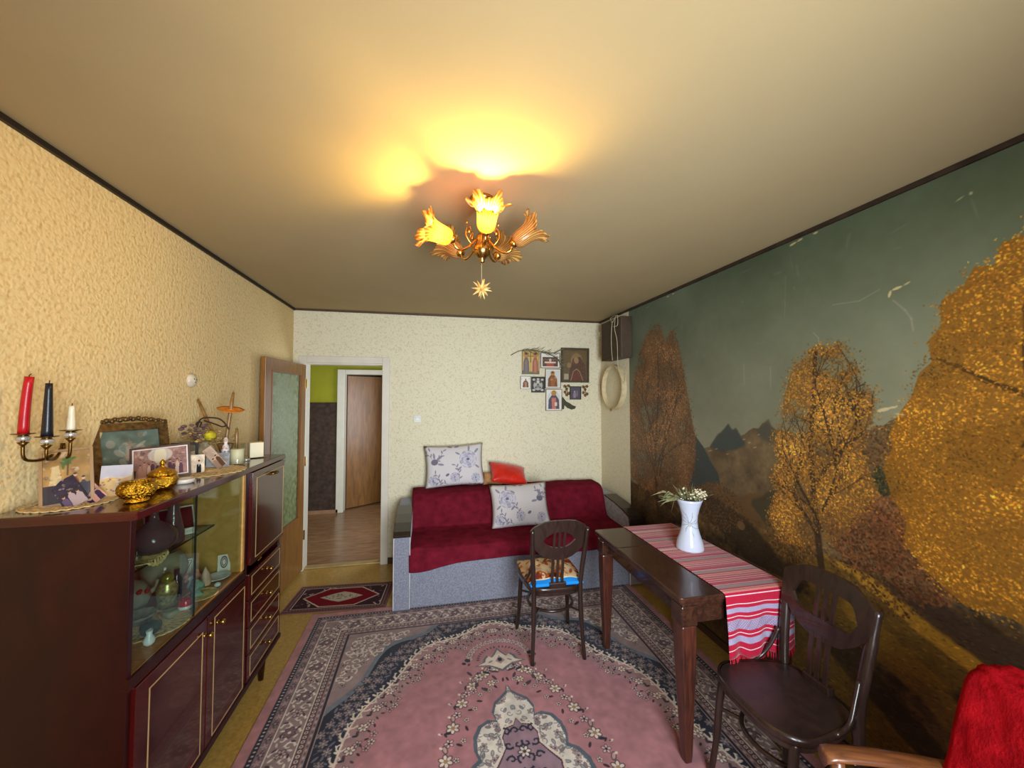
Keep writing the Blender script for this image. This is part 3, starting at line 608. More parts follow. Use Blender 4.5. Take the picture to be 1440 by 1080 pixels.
def paint_mat():
    c = Cv(0, .78, 0, .46, .003, (60, 38, 42)); rr = random.Random(2); X, Y = c.XY()
    D = np.minimum(np.minimum(X, .78-X), np.minimum(Y, .46-Y))
    def band(a, b, col): c.a[(D >= a) & (D < b)] = np.array(col)/255.
    band(0, .012, (120, 84, 80)); band(.012, .05, (84, 56, 58)); band(.05, .056, (196, 180, 160)); band(.056, .3, (62, 40, 46))
    for k in range(90):
        x = rr.uniform(.06, .72); y = rr.uniform(.06, .40); c.ell(x, y, .014, .007, rr.random()*3, rr.choice([(180, 160, 146), (120, 70, 70), (96, 80, 84)]))
    for k in range(34): x = .02+k*.0225; c.flower(x, .032, .010, (180, 150, 140), DK, 5); c.flower(x, .43, .010, (180, 150, 140), DK, 5)
    for k in range(18): y = .04+k*.0225; c.flower(.03, y, .010, (180, 150, 140), DK, 5); c.flower(.75, y, .010, (180, 150, 140), DK, 5)
    hexa = [(.10, .23), (.26, .38), (.52, .38), (.68, .23), (.52, .08), (.26, .08)]
    c.poly([((x-.39)*1.06+.39, (y-.23)*1.08+.23) for x, y in hexa], (190, 168, 150)); c.poly(hexa, (112, 24, 34))
    dm = [(.22, .23), (.32, .29), (.39, .32), (.46, .29), (.56, .23), (.46, .17), (.39, .14), (.32, .17)]; c.poly(dm, (176, 164, 146))
    for k in range(30): c.ell(.39+rr.uniform(-.13, .13), .23+rr.uniform(-.05, .05), .009, .005, rr.random()*3, rr.choice([(90, 90, 90), (120, 60, 60)]))
    return c
mt = Matrix.Translation((-.695, 3.505, 0)) @ Matrix.Rotation(math.radians(-4.5), 4, 'Z')
mb = M(); slab(mb, -.39, .39, -.215, .215, .008, 6)
mo = build('doormat_rug', mb, imat('woven_mat', paint_mat(), .95, .5, 500, .1), world=False, uv=lambda p: ((p.x+.39)/.78, (p.y+.215)/.43), label='small dark red oriental mat with pale diamond lying before the open doorway', cat='rug')
mo.location = mt.translation; mo.rotation_euler = (0, 0, math.radians(-4.5))
mo.location.z = 0

# ---------------------------------------------------------------- display cabinet
XF, CY0, CY1, CT = -.90, 1.445, 2.70, 1.305
cab = thing('display_cabinet', 'glossy mahogany display cabinet with glass front and four drawers along left wall', 'cabinet', (-1.09, 2.07, 0))
def cp(name, mb, m, parent=None, **k): return build(name, mb, m, parent or cab, **k)
cp('cabinet_top', M().prism([(CY0-.012, 1.277), (CY0-.012, 1.295), (CY0-.004, CT), (CY1+.01, CT), (CY1+.014, 1.295), (CY1+.014, 1.277)], -1.28, XF+.018, 'x'), mahog, bevel=.004)
cp('side_panel', M().box(-1.28, XF-.004, CY0, CY0+.022, .2, 1.277), mahog_dk, bevel=.002)
cp('side_panel', M().box(-1.28, XF-.004, CY1-.022, CY1, .2, 1.277), mahog_dk, bevel=.002)
cp('base_frame', M().box(-1.27, XF+.012, CY0-.008, CY1+.008, .178, .205), mahog_dk, bevel=.004)
cp('back_panel', M().box(-1.28, -1.268, CY0+.022, CY1-.022, .2, 1.277), tanwood)
cp('interior_shelf', M().box(-1.268, XF-.006, CY0+.022, 2.212, .765, .79), orangewood)
cp('front_rail', M().box(XF-.006, XF+.004, CY0, 2.212, .752, .79), mahog_dk)
cp('divider', M().box(-1.268, XF-.002, 2.232, 2.25, .205, 1.277), mahog_dk)
cp('interior_side', M().box(-1.268, XF-.008, 2.212, 2.232, .79, 1.277), tanwood)
cp('glass_shelf', M().box(-1.262, -1.035, CY0+.022, 2.212, 1.026, 1.032), glassmat('shelf_glass', (206, 222, 206), .85, .03), label='clear glass shelf with dark green edge')
cp('shelf_edge', M().box(-1.035, -1.033, CY0+.022, 2.212, 1.026, 1.032), mat('green_glass_edge', (14, 20, 14), .5, spec=.2))
p1 = cp('glass_pane', M().box(XF-.010, XF-.006, CY0+.024, 1.80, .792, 1.275), glassmat('pane_glass', (228, 236, 228), .9, .01))
p2 = cp('glass_pane', M().box(XF-.018, XF-.014, 1.797, 2.21, .792, 1.275), MC.get('pg2') or glassmat('pane_glass_two', (228, 236, 228), .9, .01))
cp('pane_edge', M().box(XF-.011, XF-.005, 1.799, 1.803, .792, 1.275), MC['green_glass_edge'], p1)
def inl(parent, y0, y1, z0, z1, x, t=.0045):
    m = M(); m.box(x-.001, x+.0012, y0, y1, z0, z0+t).box(x-.001, x+.0012, y0, y1, z1-t, z1).box(x-.001, x+.0012, y0, y0+t, z0+t, z1-t).box(x-.001, x+.0012, y1-t, y1, z0+t, z1-t)
    return cp('inlay_line', m, inlay, parent)
def knob(parent, y, z, x):
    m = M().lathe([(.004, 0), (.004, .012), (.010, .016), (.012, .022), (.009, .028), (.001, .030)], (x, y, z), 14, Matrix.Rotation(PI/2, 4, 'Y'))
    m.lathe([(.010, 0), (.011, .002), (.004, .004)], (x, y, z), 14, Matrix.Rotation(PI/2, 4, 'Y')); return cp('knob', m, brass, parent, smooth=True)
xd = XF+.008
for (a, b, ky) in ((1.47, 1.872, 1.857), (1.878, 2.226, 1.955)):
    d = cp('door', M().box(XF-.008, xd, a, b, .21, .748), mahog, bevel=.002); inl(d, a+.06 if a < 1.5 else a+.05, b-.03 if a < 1.5 else b-.018, .222, .705 if a < 1.5 else .718, xd); knob(d, ky, .682, xd)
fl = cp('flap_door', M().box(XF-.008, xd+.008, 2.252, CY1-.002, .80, 1.272), mahog, bevel=.002); inl(fl, 2.30, 2.685, .822, 1.238, xd+.008)
cp('handle', M().tube(smoothpts([(xd+.006, 2.47, 1.222), (xd+.03, 2.475, 1.226), (xd+.034, 2.50, 1.224), (xd+.03, 2.525, 1.226), (xd+.006, 2.53, 1.222)]), .006, 8), brass_dk, fl, smooth=True)
for k in range(4):
    z0 = .212+(3-k)*.1365; z1 = z0+.131
    d = cp('drawer', M().box(XF-.008, xd, 2.252, CY1-.004, z0, z1), mahog, bevel=.002); inl(d, 2.285, 2.675, z0+.014, z1-.018, xd); knob(d, 2.485, z0+.066, xd)
cp('key_plate', M().tube(smoothpts([(xd+.009, 2.33, .793), (xd+.016, 2.345, .80), (xd+.009, 2.375, .796)]), .003, 6), brass, fl)
for (x, y) in ((-.955, 2.60), (-.955, 1.54), (-1.22, 2.60), (-1.22, 1.54)):
    cp('leg', M().lathe([(.014, 0), (.028, .18)], (x, y, 0), 14), mahog_dk, smooth=True)

# ---------------------------------------------------------------- table
tz = .768
tab = thing('dining_table', 'long dark wooden table standing against the mural, striped cloth on it', 'table', (1.43, 2.03, 0))
def tp(name, mb, m, parent=None, **k): return build(name, mb, m, parent or tab, **k)
def rrect(x0, x1, y0, y1, r, n=4):
    pts = []
    for cx, cy, a0 in ((x1-r, y1-r, 0), (x0+r, y1-r, PI/2), (x0+r, y0+r, PI), (x1-r, y0+r, 1.5*PI)):
        for k in range(n+1): a = a0+PI/2*k/n; pts.append((cx+r*math.cos(a), cy+r*math.sin(a)))
    return pts
tp('tabletop', M().prism(rrect(1.098, 1.725, 1.553, 2.145, .018), tz-.026, tz), tablewood, bevel=.005)
tp('tabletop', M().prism(rrect(1.098, 1.725, 2.148, 2.475, .018), tz-.026, tz), tablewood, bevel=.005)
tp('apron', M().box(1.155, 1.18, 1.66, 2.40, .635, tz-.026), tablewood, bevel=.003); tp('apron', M().box(1.66, 1.685, 1.66, 2.40, .635, tz-.026), tablewood, bevel=.003)
tp('apron', M().box(1.18, 1.66, 1.585, 1.61, .635, tz-.026), tablewood, bevel=.003); tp('apron', M().box(1.18, 1.66, 2.425, 2.45, .635, tz-.026), tablewood, bevel=.003)
tp('moulding', M().prism(rrect(1.118, 1.705, 1.573, 2.455, .02), tz-.05, tz-.026), tablewood, bevel=.006)
for (x, y) in ((1.158, 1.613), (1.158, 2.425), (1.685, 1.613), (1.685, 2.425)):
    lg = tp('leg', M().loft([[(x+sx*w, y+sy*w, z) for sx, sy in ((-1, -1), (1, -1), (1, 1), (-1, 1))] for w, z in ((.017, LZ), (.020, LZ+.03), (.0365, .50), (.0375, .628))]), legwood, bevel=.007)
    tp('leg_block', M().box(x-.041, x+.041, y-.041, y+.041, .628, tz-.05), tablewood, lg, bevel=.006)

# ---------------------------------------------------------------- striped runner
def paint_runner():
    W_, L_ = .37, 1.42; c = Cv(0, W_, 0, L_, .002, (160, 22, 46)); X, Y = c.XY(); rr = random.Random(9)
    red, lil, wh, gr = (164, 20, 48), (150, 138, 162), (206, 190, 190), (140, 118, 116)
    y = 0
    def st(hh, col):
        nonlocal y
        c.a[(Y >= y) & (Y < y+hh)] = np.array(col)/255.; y += hh
    def motif(hh):
        nonlocal y
        st(hh, lil)
        for k in range(int(W_/.006)):
            for j in range(int(hh/.006)):
                if (k+j) % 2 == 0 or (k*7+j*3) % 5 == 0: c.ell(.003+k*.006, y-hh+.003+j*.006, .0022, .0022, 0, (92, 72, 96) if (k//3+j) % 3 else (150, 60, 80))
    st(.035, red); st(.003, wh); st(.014, red); st(.010, red); st(.028, lil); st(.012, red); st(.003, wh); st(.014, red); motif(.045); st(.012, red); st(.003, wh); st(.016, red); st(.022, lil); st(.014, red); st(.003, wh); st(.022, red)
    while y < L_:
        for a, b in ((.010, red), (.004, wh), (.008, red), (.014, (196, 118, 112)), (.004, red), (.006, (206, 150, 130)), (.010, red), (.022, gr if rr.random() < .5 else (196, 160, 146)), (.004, red), (.004, wh), (.024, red), (.003, wh), (.008, red), (.010, (200, 130, 126))):
            st(a*1.15, b)
    c.a *= (1+(NR.rand(c.h, c.w, 1)-.5)*.16); return c
run_m = imat('woven_runner', paint_runner(), .95, .5, 700, .1, sheen=.2, bdist=.001)
rx0_, rx1_ = 1.318, 1.682
prof = [(1.537, .490), (1.536, .60), (1.540, .70), (1.541, .755), (1.548, .7705), (1.56, .7715)]+[(1.56+k*.05, .7715) for k in range(1, 18)]+[(2.47, .7715), (2.484, .768), (2.487, .74), (2.489, .66), (2.492, .585)]
cum = [0]
for a, b in zip(prof, prof[1:]): cum.append(cum[-1]+math.hypot(b[0]-a[0], b[1]-a[1]))
def runpt(u, v, th=0):
    s = v*cum[-1]; k = 0
    while k < len(cum)-2 and cum[k+1] < s: k += 1
    t = min(1, (s-cum[k])/(cum[k+1]-cum[k])); y = prof[k][0]+(prof[k+1][0]-prof[k][0])*t; z = prof[k][1]+(prof[k+1][1]-prof[k][1])*t
    x = rx0_+(rx1_-rx0_)*u
    if z < .75:
        hang = (.76-z)/.26; sg = -1 if y < 2 else 1; y += sg*(.006+.006*math.sin(u*17+1)+.004*math.sin(u*29))*hang; x += .008*math.sin(u*9)*hang; z += .010*math.sin(u*14)*hang
    return (x, y, z+th)
rr_ = M(); rr_.grid(lambda a, b: runpt(a, b), 36, 90)
runo = thing('table_runner', 'red and lilac striped woven runner with fringe draped along the table', 'table runner', (1.5, 2.0, .77))
me_uv = {}
# uv by arc length: build the mesh with explicit coordinates
o = build('cloth', rr_, run_m, runo, smooth=True)
u = o.data.uv_layers.new(name='UV'); nq = 37
for l in o.data.loops:
    i = l.vertex_index; u.data[l.index].uv = ((i % nq)/36, (i//nq)/90*(cum[-1]/1.42))
q = o.modifiers.new('s', 'SOLIDIFY'); q.thickness = .002; q.offset = 1
fr = M(); rf = random.Random(4)
for k in range(46):
    p = runpt((k+.5)/46, 0); a = rf.uniform(-.006, .006)
    fr.tube([p, (p[0]+a*.5, p[1]-.002, p[2]-.016), (p[0]+a, p[1]-.001, p[2]-.03-rf.random()*.010)], [.0022, .0026, .0014], 5)
    p = runpt((k+.5)/46, 1); fr.tube([p, (p[0]+a*.5, p[1]+.002, p[2]-.016), (p[0]+a, p[1]+.002, p[2]-.034)], [.002, .0024, .0014], 5)
build('fringe', fr, mat('red_yarn', (176, 22, 44), .95, 0, .2, 200), runo, kind='stuff')

# ---------------------------------------------------------------- bentwood chairs (local: +y is the front)
def make_chair(label, pw=2.6, wh=.05, pr=1.0, wx=.100):
    t = thing('bentwood_chair', label, 'chair'); P = lambda n, mb, m=chairwood, pa=None, **k: build(n, mb, m, pa or t, world=False, **k)
    out = smoothpts([(0, .205, 0), (.13, .192, 0), (.195, .12, 0), (.190, .0, 0), (.165, -.12, 0), (.12, -.185, 0), (0, -.195, 0), (-.12, -.185, 0), (-.165, -.12, 0), (-.190, .0, 0), (-.195, .12, 0), (-.13, .192, 0)], 4, True)
    o2 = [(p.x, p.y) for p in out]
    P('seat', M().prism([(a*.96, b*.96) for a, b in o2], .452, .463), wood('worn_seat_wood', (38, 28, 26), (54, 40, 36), .32, (3, 3, 3)), smooth=False, bevel=.003)
    P('seat_rim', M().loft([[(a*s, b*s, z) for a, b in o2] for s, z in ((.93, .432), (1.0, .434), (1.015, .45), (1.0, .466), (.965, .464))], True, False), smooth=True)
    P('seat_frame', M().loft([[(a*s, b*s, z) for a, b in o2] for s, z in ((.88, .41), (.95, .41), (.95, .434), (.88, .434), (.88, .41))], True, False))
    for s in (-1, 1):
        P('leg', M().tube(smoothpts([(s*.165, .135, .44), (s*.172, .155, .33), (s*.178, .172, .16), (s*.190, .195, LZ)], 4), [.017]*4+[.0155]*4+[.013]*4+[.012], 10), smooth=True)
        P('back_post', M().tube(smoothpts([(s*.170, -.20, LZ), (s*.158, -.185, .2), (s*.152, -.175, .43), (s*.158, -.185, .55), (s*.170, -.215, .70), (s*.178, -.25, .845)], 5), [.0125*pr]*6+[.0155*pr]*16+[.0125*pr]*6, 10), smooth=True)
        P('brace', M().tube(smoothpts([(s*.166, -.165, .60), (s*.172, -.135, .54), (s*.186, -.085, .475), (s*.187, -.02, .452)], 4), .0085, 8), smooth=True)
    def back(u, z): return -.177-.075*max(0, (z-.5)/.38)**1.25+.35*(u*u)-.0
    top = [(-.180, .845), (-.165, .862), (-.10, .895), (-.05, .902), (.05, .902), (.10, .895), (.165, .862), (.180, .845), (.176, .76), (.168, .73), (.13, .69), (.085, .655), (.04, .642), (-.04, .642), (-.085, .655), (-.13, .69), (-.168, .73), (-.176, .76)]
    def wrap(mb, th):      # press a flat xz sheet onto the curved leaning back
        mb.v = [(x, back(x, z)+y, z) for x, y, z in mb.v]; return mb
    def strip(zlo, zhi, holes=True):
        # cross-sectioned plate with a window: columns over x
        pass
    def ztop(x): x = abs(x); return np.interp(x, [0, .05, .10, .165, .182], [.902, .902, .895, .862, .843])
    def zbot(x): x = abs(x); return np.interp(x, [0, .04, .085, .13, .168, .182], [.640, .643, .657, .690, .730, .765])
    def hole(x):
        x = abs(x)
        if x >= wx: return None
        k = (1-(x/wx)**pw); return (.765-.045*k, .775+wh*k)
    xs = [-.182+.364*k/44 for k in range(45)]
    bp = M(); th = .0075
    def quadcol(x0, x1, za0, za1, zb0, zb1, nz=3):
        vs = []
        for (x, a, b) in ((x0, za0, zb0), (x1, za1, zb1)):
            for k in range(nz+1):
                z = a+(b-a)*k/nz; y = back(x, z); vs.append((x, y-th, z)); vs.append((x, y+th, z))
        n = (nz+1)*2; fs = []
        for k in range(nz):
            a = 2*k; fs += [(a, a+2, n+a+2, n+a), (a+1, n+a+1, n+a+3, a+3)]
        fs += [(0, n, n+1, 1), (2*nz, 2*nz+1, n+2*nz+1, n+2*nz)]
        if x0 in ends: fs.append(tuple(range(0, n, 2))+tuple(range(n-1, 0, -2)))
        bp.add(vs, fs)
    ends = (xs[0],)
    for x0, x1 in zip(xs, xs[1:]):
        h0, h1 = hole(x0), hole(x1)
        if h0 is None and h1 is None: quadcol(x0, x1, zbot(x0), zbot(x1), ztop(x0), ztop(x1), 6)
        else:
            h0 = h0 or (.77, .77); h1 = h1 or (.77, .77)
            quadcol(x0, x1, zbot(x0), zbot(x1), h0[0], h1[0]); quadcol(x0, x1, h0[1], h1[1], ztop(x0), ztop(x1))
    o = P('backrest', bp); w = o.modifiers.new('w', 'WELD'); w.merge_threshold = .0004
    # caps at both sides
    for x in (-.033, 0, .033):
        m = M(); rings = []
        for k in range(9):
            z = .474+(.66-.474)*k/8; y = back(x, z)+.004; rings.append([(x-.0085, y-.005, z), (x+.0085, y-.005, z), (x+.0085, y+.005, z), (x-.0085, y+.005, z)])
        m.loft(rings); rings = []
        for k in range(5):
            z = .70+(.835-.70)*k/4; y = back(x, z); rings.append([(x-.008, y-.005, z), (x+.008, y-.005, z), (x+.008, y+.005, z), (x-.008, y+.005, z)])
        m.loft(rings); P('slat', m)
    P('slat_shoe', M().box(-.055, .055, -.195, -.160, .455, .492), bevel=.004)
    P('stretcher', M().tube([(.150*math.cos(a)+0, .150*math.sin(a)-.0, .295) for a in [2*PI*k/32 for k in range(33)]], .0095, 8, False), smooth=True)
    sp = M()
    for sx, sy in ((-1, -1), (1, -1), (-1, 1), (1, 1)):
        sp.tube([(sx*.104, sy*.108, .295), (sx*(.158 if sy < 0 else .172), -.183 if sy < 0 else .158, .295)], .0075, 6)
    P('stretcher_peg', sp, kind='stuff'); return t
ch1 = make_chair('dark bentwood chair with a colourful seat pad facing the maroon sofa')
ch1.location = (.812, 2.562, 0); ch1.rotation_euler = (0, 0, math.radians(-2))
ch2 = make_chair('empty dark bentwood chair with bare worn seat beside the mural at table end', 9, .060, 1.35, .128)
ch2.location = (1.400, 1.335, 0); ch2.rotation_euler = (0, 0, math.radians(89))
for c in (ch1, ch2): c['group'] = 'bentwood chairs around the table'
ch2.scale = (1.03, .95, 1.03)
# seat pad
def paint_pad():
    c = Cv(-.2, .2, -.2, .2, .002, (176, 96, 48)); rr = random.Random(12); n1 = fbm(c.h, c.w, 5, 4, 9)
    c.a[n1 > .5] = np.array((206, 176, 136))/255.; c.a[n1 < .42] = np.array((120, 48, 30))/255.
    for k in range(60): c.ell(rr.uniform(-.2, .2), rr.uniform(-.2, .2), rr.uniform(.01, .035), rr.uniform(.005, .015), rr.random()*3, rr.choice([(196, 110, 40), (226, 206, 170), (150, 60, 34), (96, 60, 44)]), .8)
    c.rect(-.2, -.2, .2, -.150, (30, 128, 206)); c.rect(-.2, -.158, .2, -.150, (222, 206, 170)); return c
padm = imat('printed_seat_fabric', paint_pad(), .9, .6, 160, .15)
pad = M()
def padpt(a, b, top):
    u, v = a*2-1, b*2-1; x = .188*u*(1-.10*(max(0, -v))); y = .185*v; e = (1-u**4)*(1-v**4)
    return (x, y, (.487+.034*e+.008*math.sin(9*u+3)*math.cos(7*v)*e) if top else .468)
pad.grid(lambda a, b: padpt(a, b, True), 20, 20)
per = [(i/20, 0) for i in range(20)]+[(1, i/20) for i in range(20)]+[(1-i/20, 1) for i in range(20)]+[(0, 1-i/20) for i in range(20)]
pad.loft([[padpt(a, b, False) for a, b in per], [tuple(c*1.03 if k < 2 else .480 for k, c in enumerate(padpt(a, b, True))) for a, b in per], [padpt(a, b, True) for a, b in per]], True, False)
po = build('seat_pad', pad, padm, world=False, smooth=True, uv=lambda p: ((p.x+.2)/.4, (p.y+.2)/.4), label='rust and cream patterned seat pad with bright blue edge on the chair', cat='cushion')
po.location = ch1.location+Vector((0, .005, 0)); po.rotation_euler = ch1.rotation_euler

# ---------------------------------------------------------------- sofa
sofa = thing('sofa', 'grey box sofa with dark wooden arm tops against the back wall', 'sofa', (.80, 3.6, 0))
def sp_(name, mb, m, parent=None, **k): return build(name, mb, m, parent or sofa, **k)
greyf = mat('grey_boucle', (128, 130, 142), .95, 0, .14, 90, .7, 260, .1, sheen=.3)
greyv = mat('taupe_velour', (112, 100, 92), .9, 0, .2, 30, .5, 120, .1, sheen=.4)
padw = wood('black_brown_arm_wood', (28, 20, 18), (46, 34, 28), .25, (6, 1, 6), coat=.2)
SX0, SX1 = -.135, 1.74
sp_('base', M().box(SX0, SX1, 3.175, 3.98, .015, .40), greyf, bevel=.012)
sp_('seat_cushion', M().prism([(3.18, .40), (3.175, .44), (3.20, .462), (3.6, .47), (3.75, .47), (3.75, .40)], SX0+.003, SX1-.003, 'x'), greyv, bevel=.01)
sp_('backrest', M().prism([(3.62, .47), (3.70, .70), (3.73, .738), (3.78, .752), (4.0, .752), (4.03, .735), (4.03, .02), (3.98, .02), (3.98, .40), (3.75, .40), (3.75, .47)], SX0, SX1, 'x'), greyv, bevel=.01)
armp = [(3.165, .012), (3.165, .56), (3.172, .585), (3.20, .602), (3.30, .632), (3.5, .662), (3.7, .676), (3.95, .68), (4.0, .66), (4.02, .60), (4.02, .012)]
for (a, b) in ((SX0-.122, SX0), (SX1, SX1+.122)):
    ar = sp_('armrest', M().prism(armp, a, b, 'x'), greyf if a < 0 else greyv, bevel=.008)
    m = M(); m.prism([(3.158, .45 if a > 0 else .57), (3.155, .585), (3.18, .612), (3.30, .645), (3.46, .668), (3.66, .686), (3.66, .672), (3.46, .655), (3.30, .63), (3.19, .60), (3.17, .58), (3.17, .45 if a > 0 else .57)], a-.004, b+.004, 'x')
    sp_('arm_pad', m, padw, ar, bevel=.004)
    sp_('piping', M().tube([(b if a < 0 else a, 3.162, z) for z in (.02, .2, .4, .57)], .004, 6).tube([(a if a < 0 else b, 3.162, z) for z in (.02, .2, .4, .57)], .004, 6), mat('pale_piping', (196, 192, 190), .6), ar)
# maroon throw over the sofa
mar = mat('maroon_plush', (104, 24, 38), .95, 0, .14, 14, .5, 190, .05, bdist=.002)
bprof = [(4.025, .70), (4.02, .757), (3.98, .768), (3.80, .768), (3.745, .758), (3.70, .725), (3.665, .64), (3.635, .55), (3.60, .495), (3.54, .484), (3.40, .482), (3.24, .477), (3.185, .465), (3.160, .430), (3.154, .38), (3.152, .34)]
def bl(u, v):
    s = v*(len(bprof)-1); k = min(int(s), len(bprof)-2); t = s-k
    y = bprof[k][0]*(1-t)+bprof[k+1][0]*t; z = bprof[k][1]*(1-t)+bprof[k+1][1]*t
    x = SX0-.008+(SX1-SX0+.006)*u
    if v > .86:
        hang = (v-.86)/.14; drop = -.015+.055*math.exp(-((u-.02)/.12)**2)+.006*math.sin(u*11)
        z -= hang*(drop); x += .012*hang*(.3-u)
        y -= .004*hang*math.sin(u*23)
    wv = .004*math.sin(u*31+v*9)+.003*math.sin(u*13-v*21)+.0035*math.sin(u*60+v*40)*math.sin(v*17)
    if u < .02 or u > .98: wv = 0
    return (x, y-max(0, wv)*(1 if .25 < v < .55 else .3), z+max(0, wv)*(1 if v < .86 else 0))
bm_ = M().grid(bl, 90, 75)
build('sofa_throw', bm_, mar, smooth=True, solid=.006, label='maroon plush blanket spread over the back and seat of the sofa', cat='blanket')

def pillow(mb, w, h, t, n=18):
    def f(a, b, s):
        u, v = a*2-1, b*2-1; e = max(0, (1-u*u))**.5*max(0, (1-v*v))**.5
        e = ((1-abs(u)**2.6)*(1-abs(v)**2.6))**.55
        return (w/2*u*(1-.07*(1-v*v)), s*t/2*e, h/2*v*(1-.07*(1-u*u))+h/2)
    mb.grid(lambda a, b: f(a, b, 1), n, n); mb.grid(lambda a, b: f(a, b, -1), n, n); return mb
def paint_floral(seed, flip):
    c = Cv(-.3, .3, 0, .42, .0016, (206, 200, 198)); rr = random.Random(seed); g1, g2, br = (112, 108, 124), (150, 146, 162), (120, 108, 100)
    def rose(x, y, r):
        for ring, (q, n) in enumerate(((1, 9), (.66, 7), (.36, 5))):
            for k in range(n):
                a = 2*PI*k/n+ring*.4; c.ell(x+q*r*.7*math.cos(a), y+q*r*.7*math.sin(a), r*.36, r*.25, a, (172, 168, 182) if k % 2 else (196, 192, 202)); 
                c.line([(x+q*r*(.98)*math.cos(a+d), y+q*r*(.98)*math.sin(a+d)) for d in (-.28, -.1, .1, .28)], .003, g1, .8)
        c.ell(x, y, r*.2, r*.16, 0, g1)
    def leaf(x, y, a, L):
        c.ell(x+L*.5*math.cos(a), y+L*.5*math.sin(a), L*.5, L*.2, a, g2); c.line([(x, y), (x+L*math.cos(a), y+L*math.sin(a))], .003, g1)
    def sprig(x, y, a, L, n=5):
        p = [(x, y)]
        for k in range(n): a += .16; x += L/n*math.cos(a); y += L/n*math.sin(a); p.append((x, y)); leaf(x, y, a+(.8 if k % 2 else -.8), .035)
        c.line(p, .003, br)
    f = -1 if flip else 1
    rose(.13*f, .26, .085); leaf(.14*f, .34, 1.4, .055); leaf(.20*f, .32, .8 if f > 0 else 2.3, .06); leaf(.06*f, .19, 3.9, .055); leaf(.05*f, .31, 2.6, .05); leaf(.20*f, .2, 5.6 if f > 0 else 3.8, .05)
    sprig(.03*f, .05, 1.2, .17, 6); c.ell(-.20*f, .25, .034, .030, 0, g1); leaf(-.18*f, .27, .6, .07); leaf(-.2*f, .28, 1.7, .06); leaf(-.17*f, .23, -.2 if f > 0 else 3.3, .06); sprig(-.2*f, .25, .4, .14, 5); sprig(-.22*f, .28, 2, .08, 3)
    for k in range(7): x = -.22+.07*k; rose(x, .075+.02*(k % 2), .042) if k % 3 == 0 else sprig(x, .03, .5+k, .12, 5)
    c.ell(-.08*f, .12, .02, .012, .5, g1); leaf(-.02, .385, 2.9, .05); leaf(.0, .385, .2, .05); leaf(-.24*f, .36, 2, .04)
    return c
pf = mat
fab1 = imat('grey_rose_fabric', paint_floral(1, False), .9, .3, 300, .15); fab2 = imat('grey_rose_fabric_turned', paint_floral(2, True), .9, .3, 300, .15)
def put_pillow(name, w, h, t, m, loc, rot, **k):
    o = build(name, pillow(M(), w, h, t), m, world=False, smooth=True, uv=lambda p: ((p.x+w/2)/w, p.z/h), **k)
    o.location = loc; o.rotation_euler = rot; wd = o.modifiers.new('w', 'WELD'); wd.merge_threshold = .001; return o
put_pillow('throw_pillow', .60, .42, .13, fab1, (.27, 3.925, .772), (math.radians(-12), math.radians(-2), math.radians(2)), label='pale grey rose-print pillow standing upright on the sofa back against the wall', cat='pillow', group='rose-print pillows on the sofa')
put_pillow('throw_pillow', .55, .40, .15, fab2, (.835, 3.455, .486), (math.radians(-27), math.radians(-2), math.radians(-4)), label='pale grey rose-print pillow leaning on the maroon seat in front of red pillow', cat='pillow', group='rose-print pillows on the sofa')
put_pillow('throw_pillow', .40, .26, .14, mat('red_satin', (206, 34, 14), .38, 0, .1, 9, .4, 14, sheen=.2, bdist=.02), (.80, 3.80, .80), (math.radians(-52), math.radians(12), math.radians(8)), label='shiny bright red pillow lying on top of the sofa back', cat='pillow')
put_pillow('throw_pillow', .20, .13, .09, mat('tan_fabric', (176, 128, 80), .8, 0, .1, 30, .3, 90), (.64, 3.92, .775), (math.radians(-30), 0, math.radians(-10)), label='small tan cushion tucked behind the bright red pillow', cat='pillow')

# ---------------------------------------------------------------- armchair with red throw (lower right)
ac = thing('armchair', 'wooden-armed armchair at the right edge under a red fleecy cover', 'armchair', (1.35, .52, 0))
armw = wood('honey_arm_wood', (84, 48, 28), (124, 76, 44), .28, (1.2, 8, 8), coat=.3)
def ap(n, mb, m, pa=None, **k): return build(n, mb, m, pa or ac, **k)
acf = mat('dark_red_upholstery', (84, 20, 24), .9, 0, .1, 40, .3, 90)
for y in (.12, .955):
    out = smoothpts([(1.145, 0, .592), (1.17, 0, .612), (1.35, 0, .618), (1.6, 0, .600), (1.78, 0, .585)], 4)
    m = M(); rings = []
    for i, p in enumerate(out):
        w = .018+.012*min(1, i/3)
        rings.append([(p.x, y+w*math.cos(a), p.z+.014*math.sin(a)) for a in [2*PI*k/12 for k in range(12)]])
    m.loft(rings); ap('armrest', m, armw, smooth=True)
    ap('leg', M().tube(smoothpts([(1.2, y, LZ), (1.19, y, .3), (1.185, y, .60)]), [.013]*4+[.018]*5, 10), armw, smooth=True)
    ap('leg', M().tube(smoothpts([(1.74, y, LZ), (1.72, y, .3), (1.70, y, .59)]), [.013]*4+[.018]*5, 10), armw, smooth=True)
ap('seat', M().box(1.18, 1.72, .16, .91, .30, .42), acf, bevel=.03)
ap('backrest', M().box(-.055, .055, -.37, .37, 0, .53, Matrix.Translation((1.475, .535, .38)) @ Matrix.Rotation(math.radians(13), 4, 'Y')), acf, bevel=.03)
ap('seat_rail', M().box(1.19, 1.72, .125, .95, .27, .30), armw, bevel=.004)
fur = mat('red_fleece', (170, 18, 28), 1, 0, .14, 20, .35, 110, .05, bdist=.006)
tm = Matrix.Translation((1.475, .535, .38)) @ Matrix.Rotation(math.radians(13), 4, 'Y')
tprof = [(-.078, .06), (-.082, .25), (-.080, .49), (-.066, .545), (-.03, .566), (.03, .566), (.066, .545), (.080, .45), (.080, .2)]
tp2 = smoothpts([(a, 0, b) for a, b in tprof], 5)
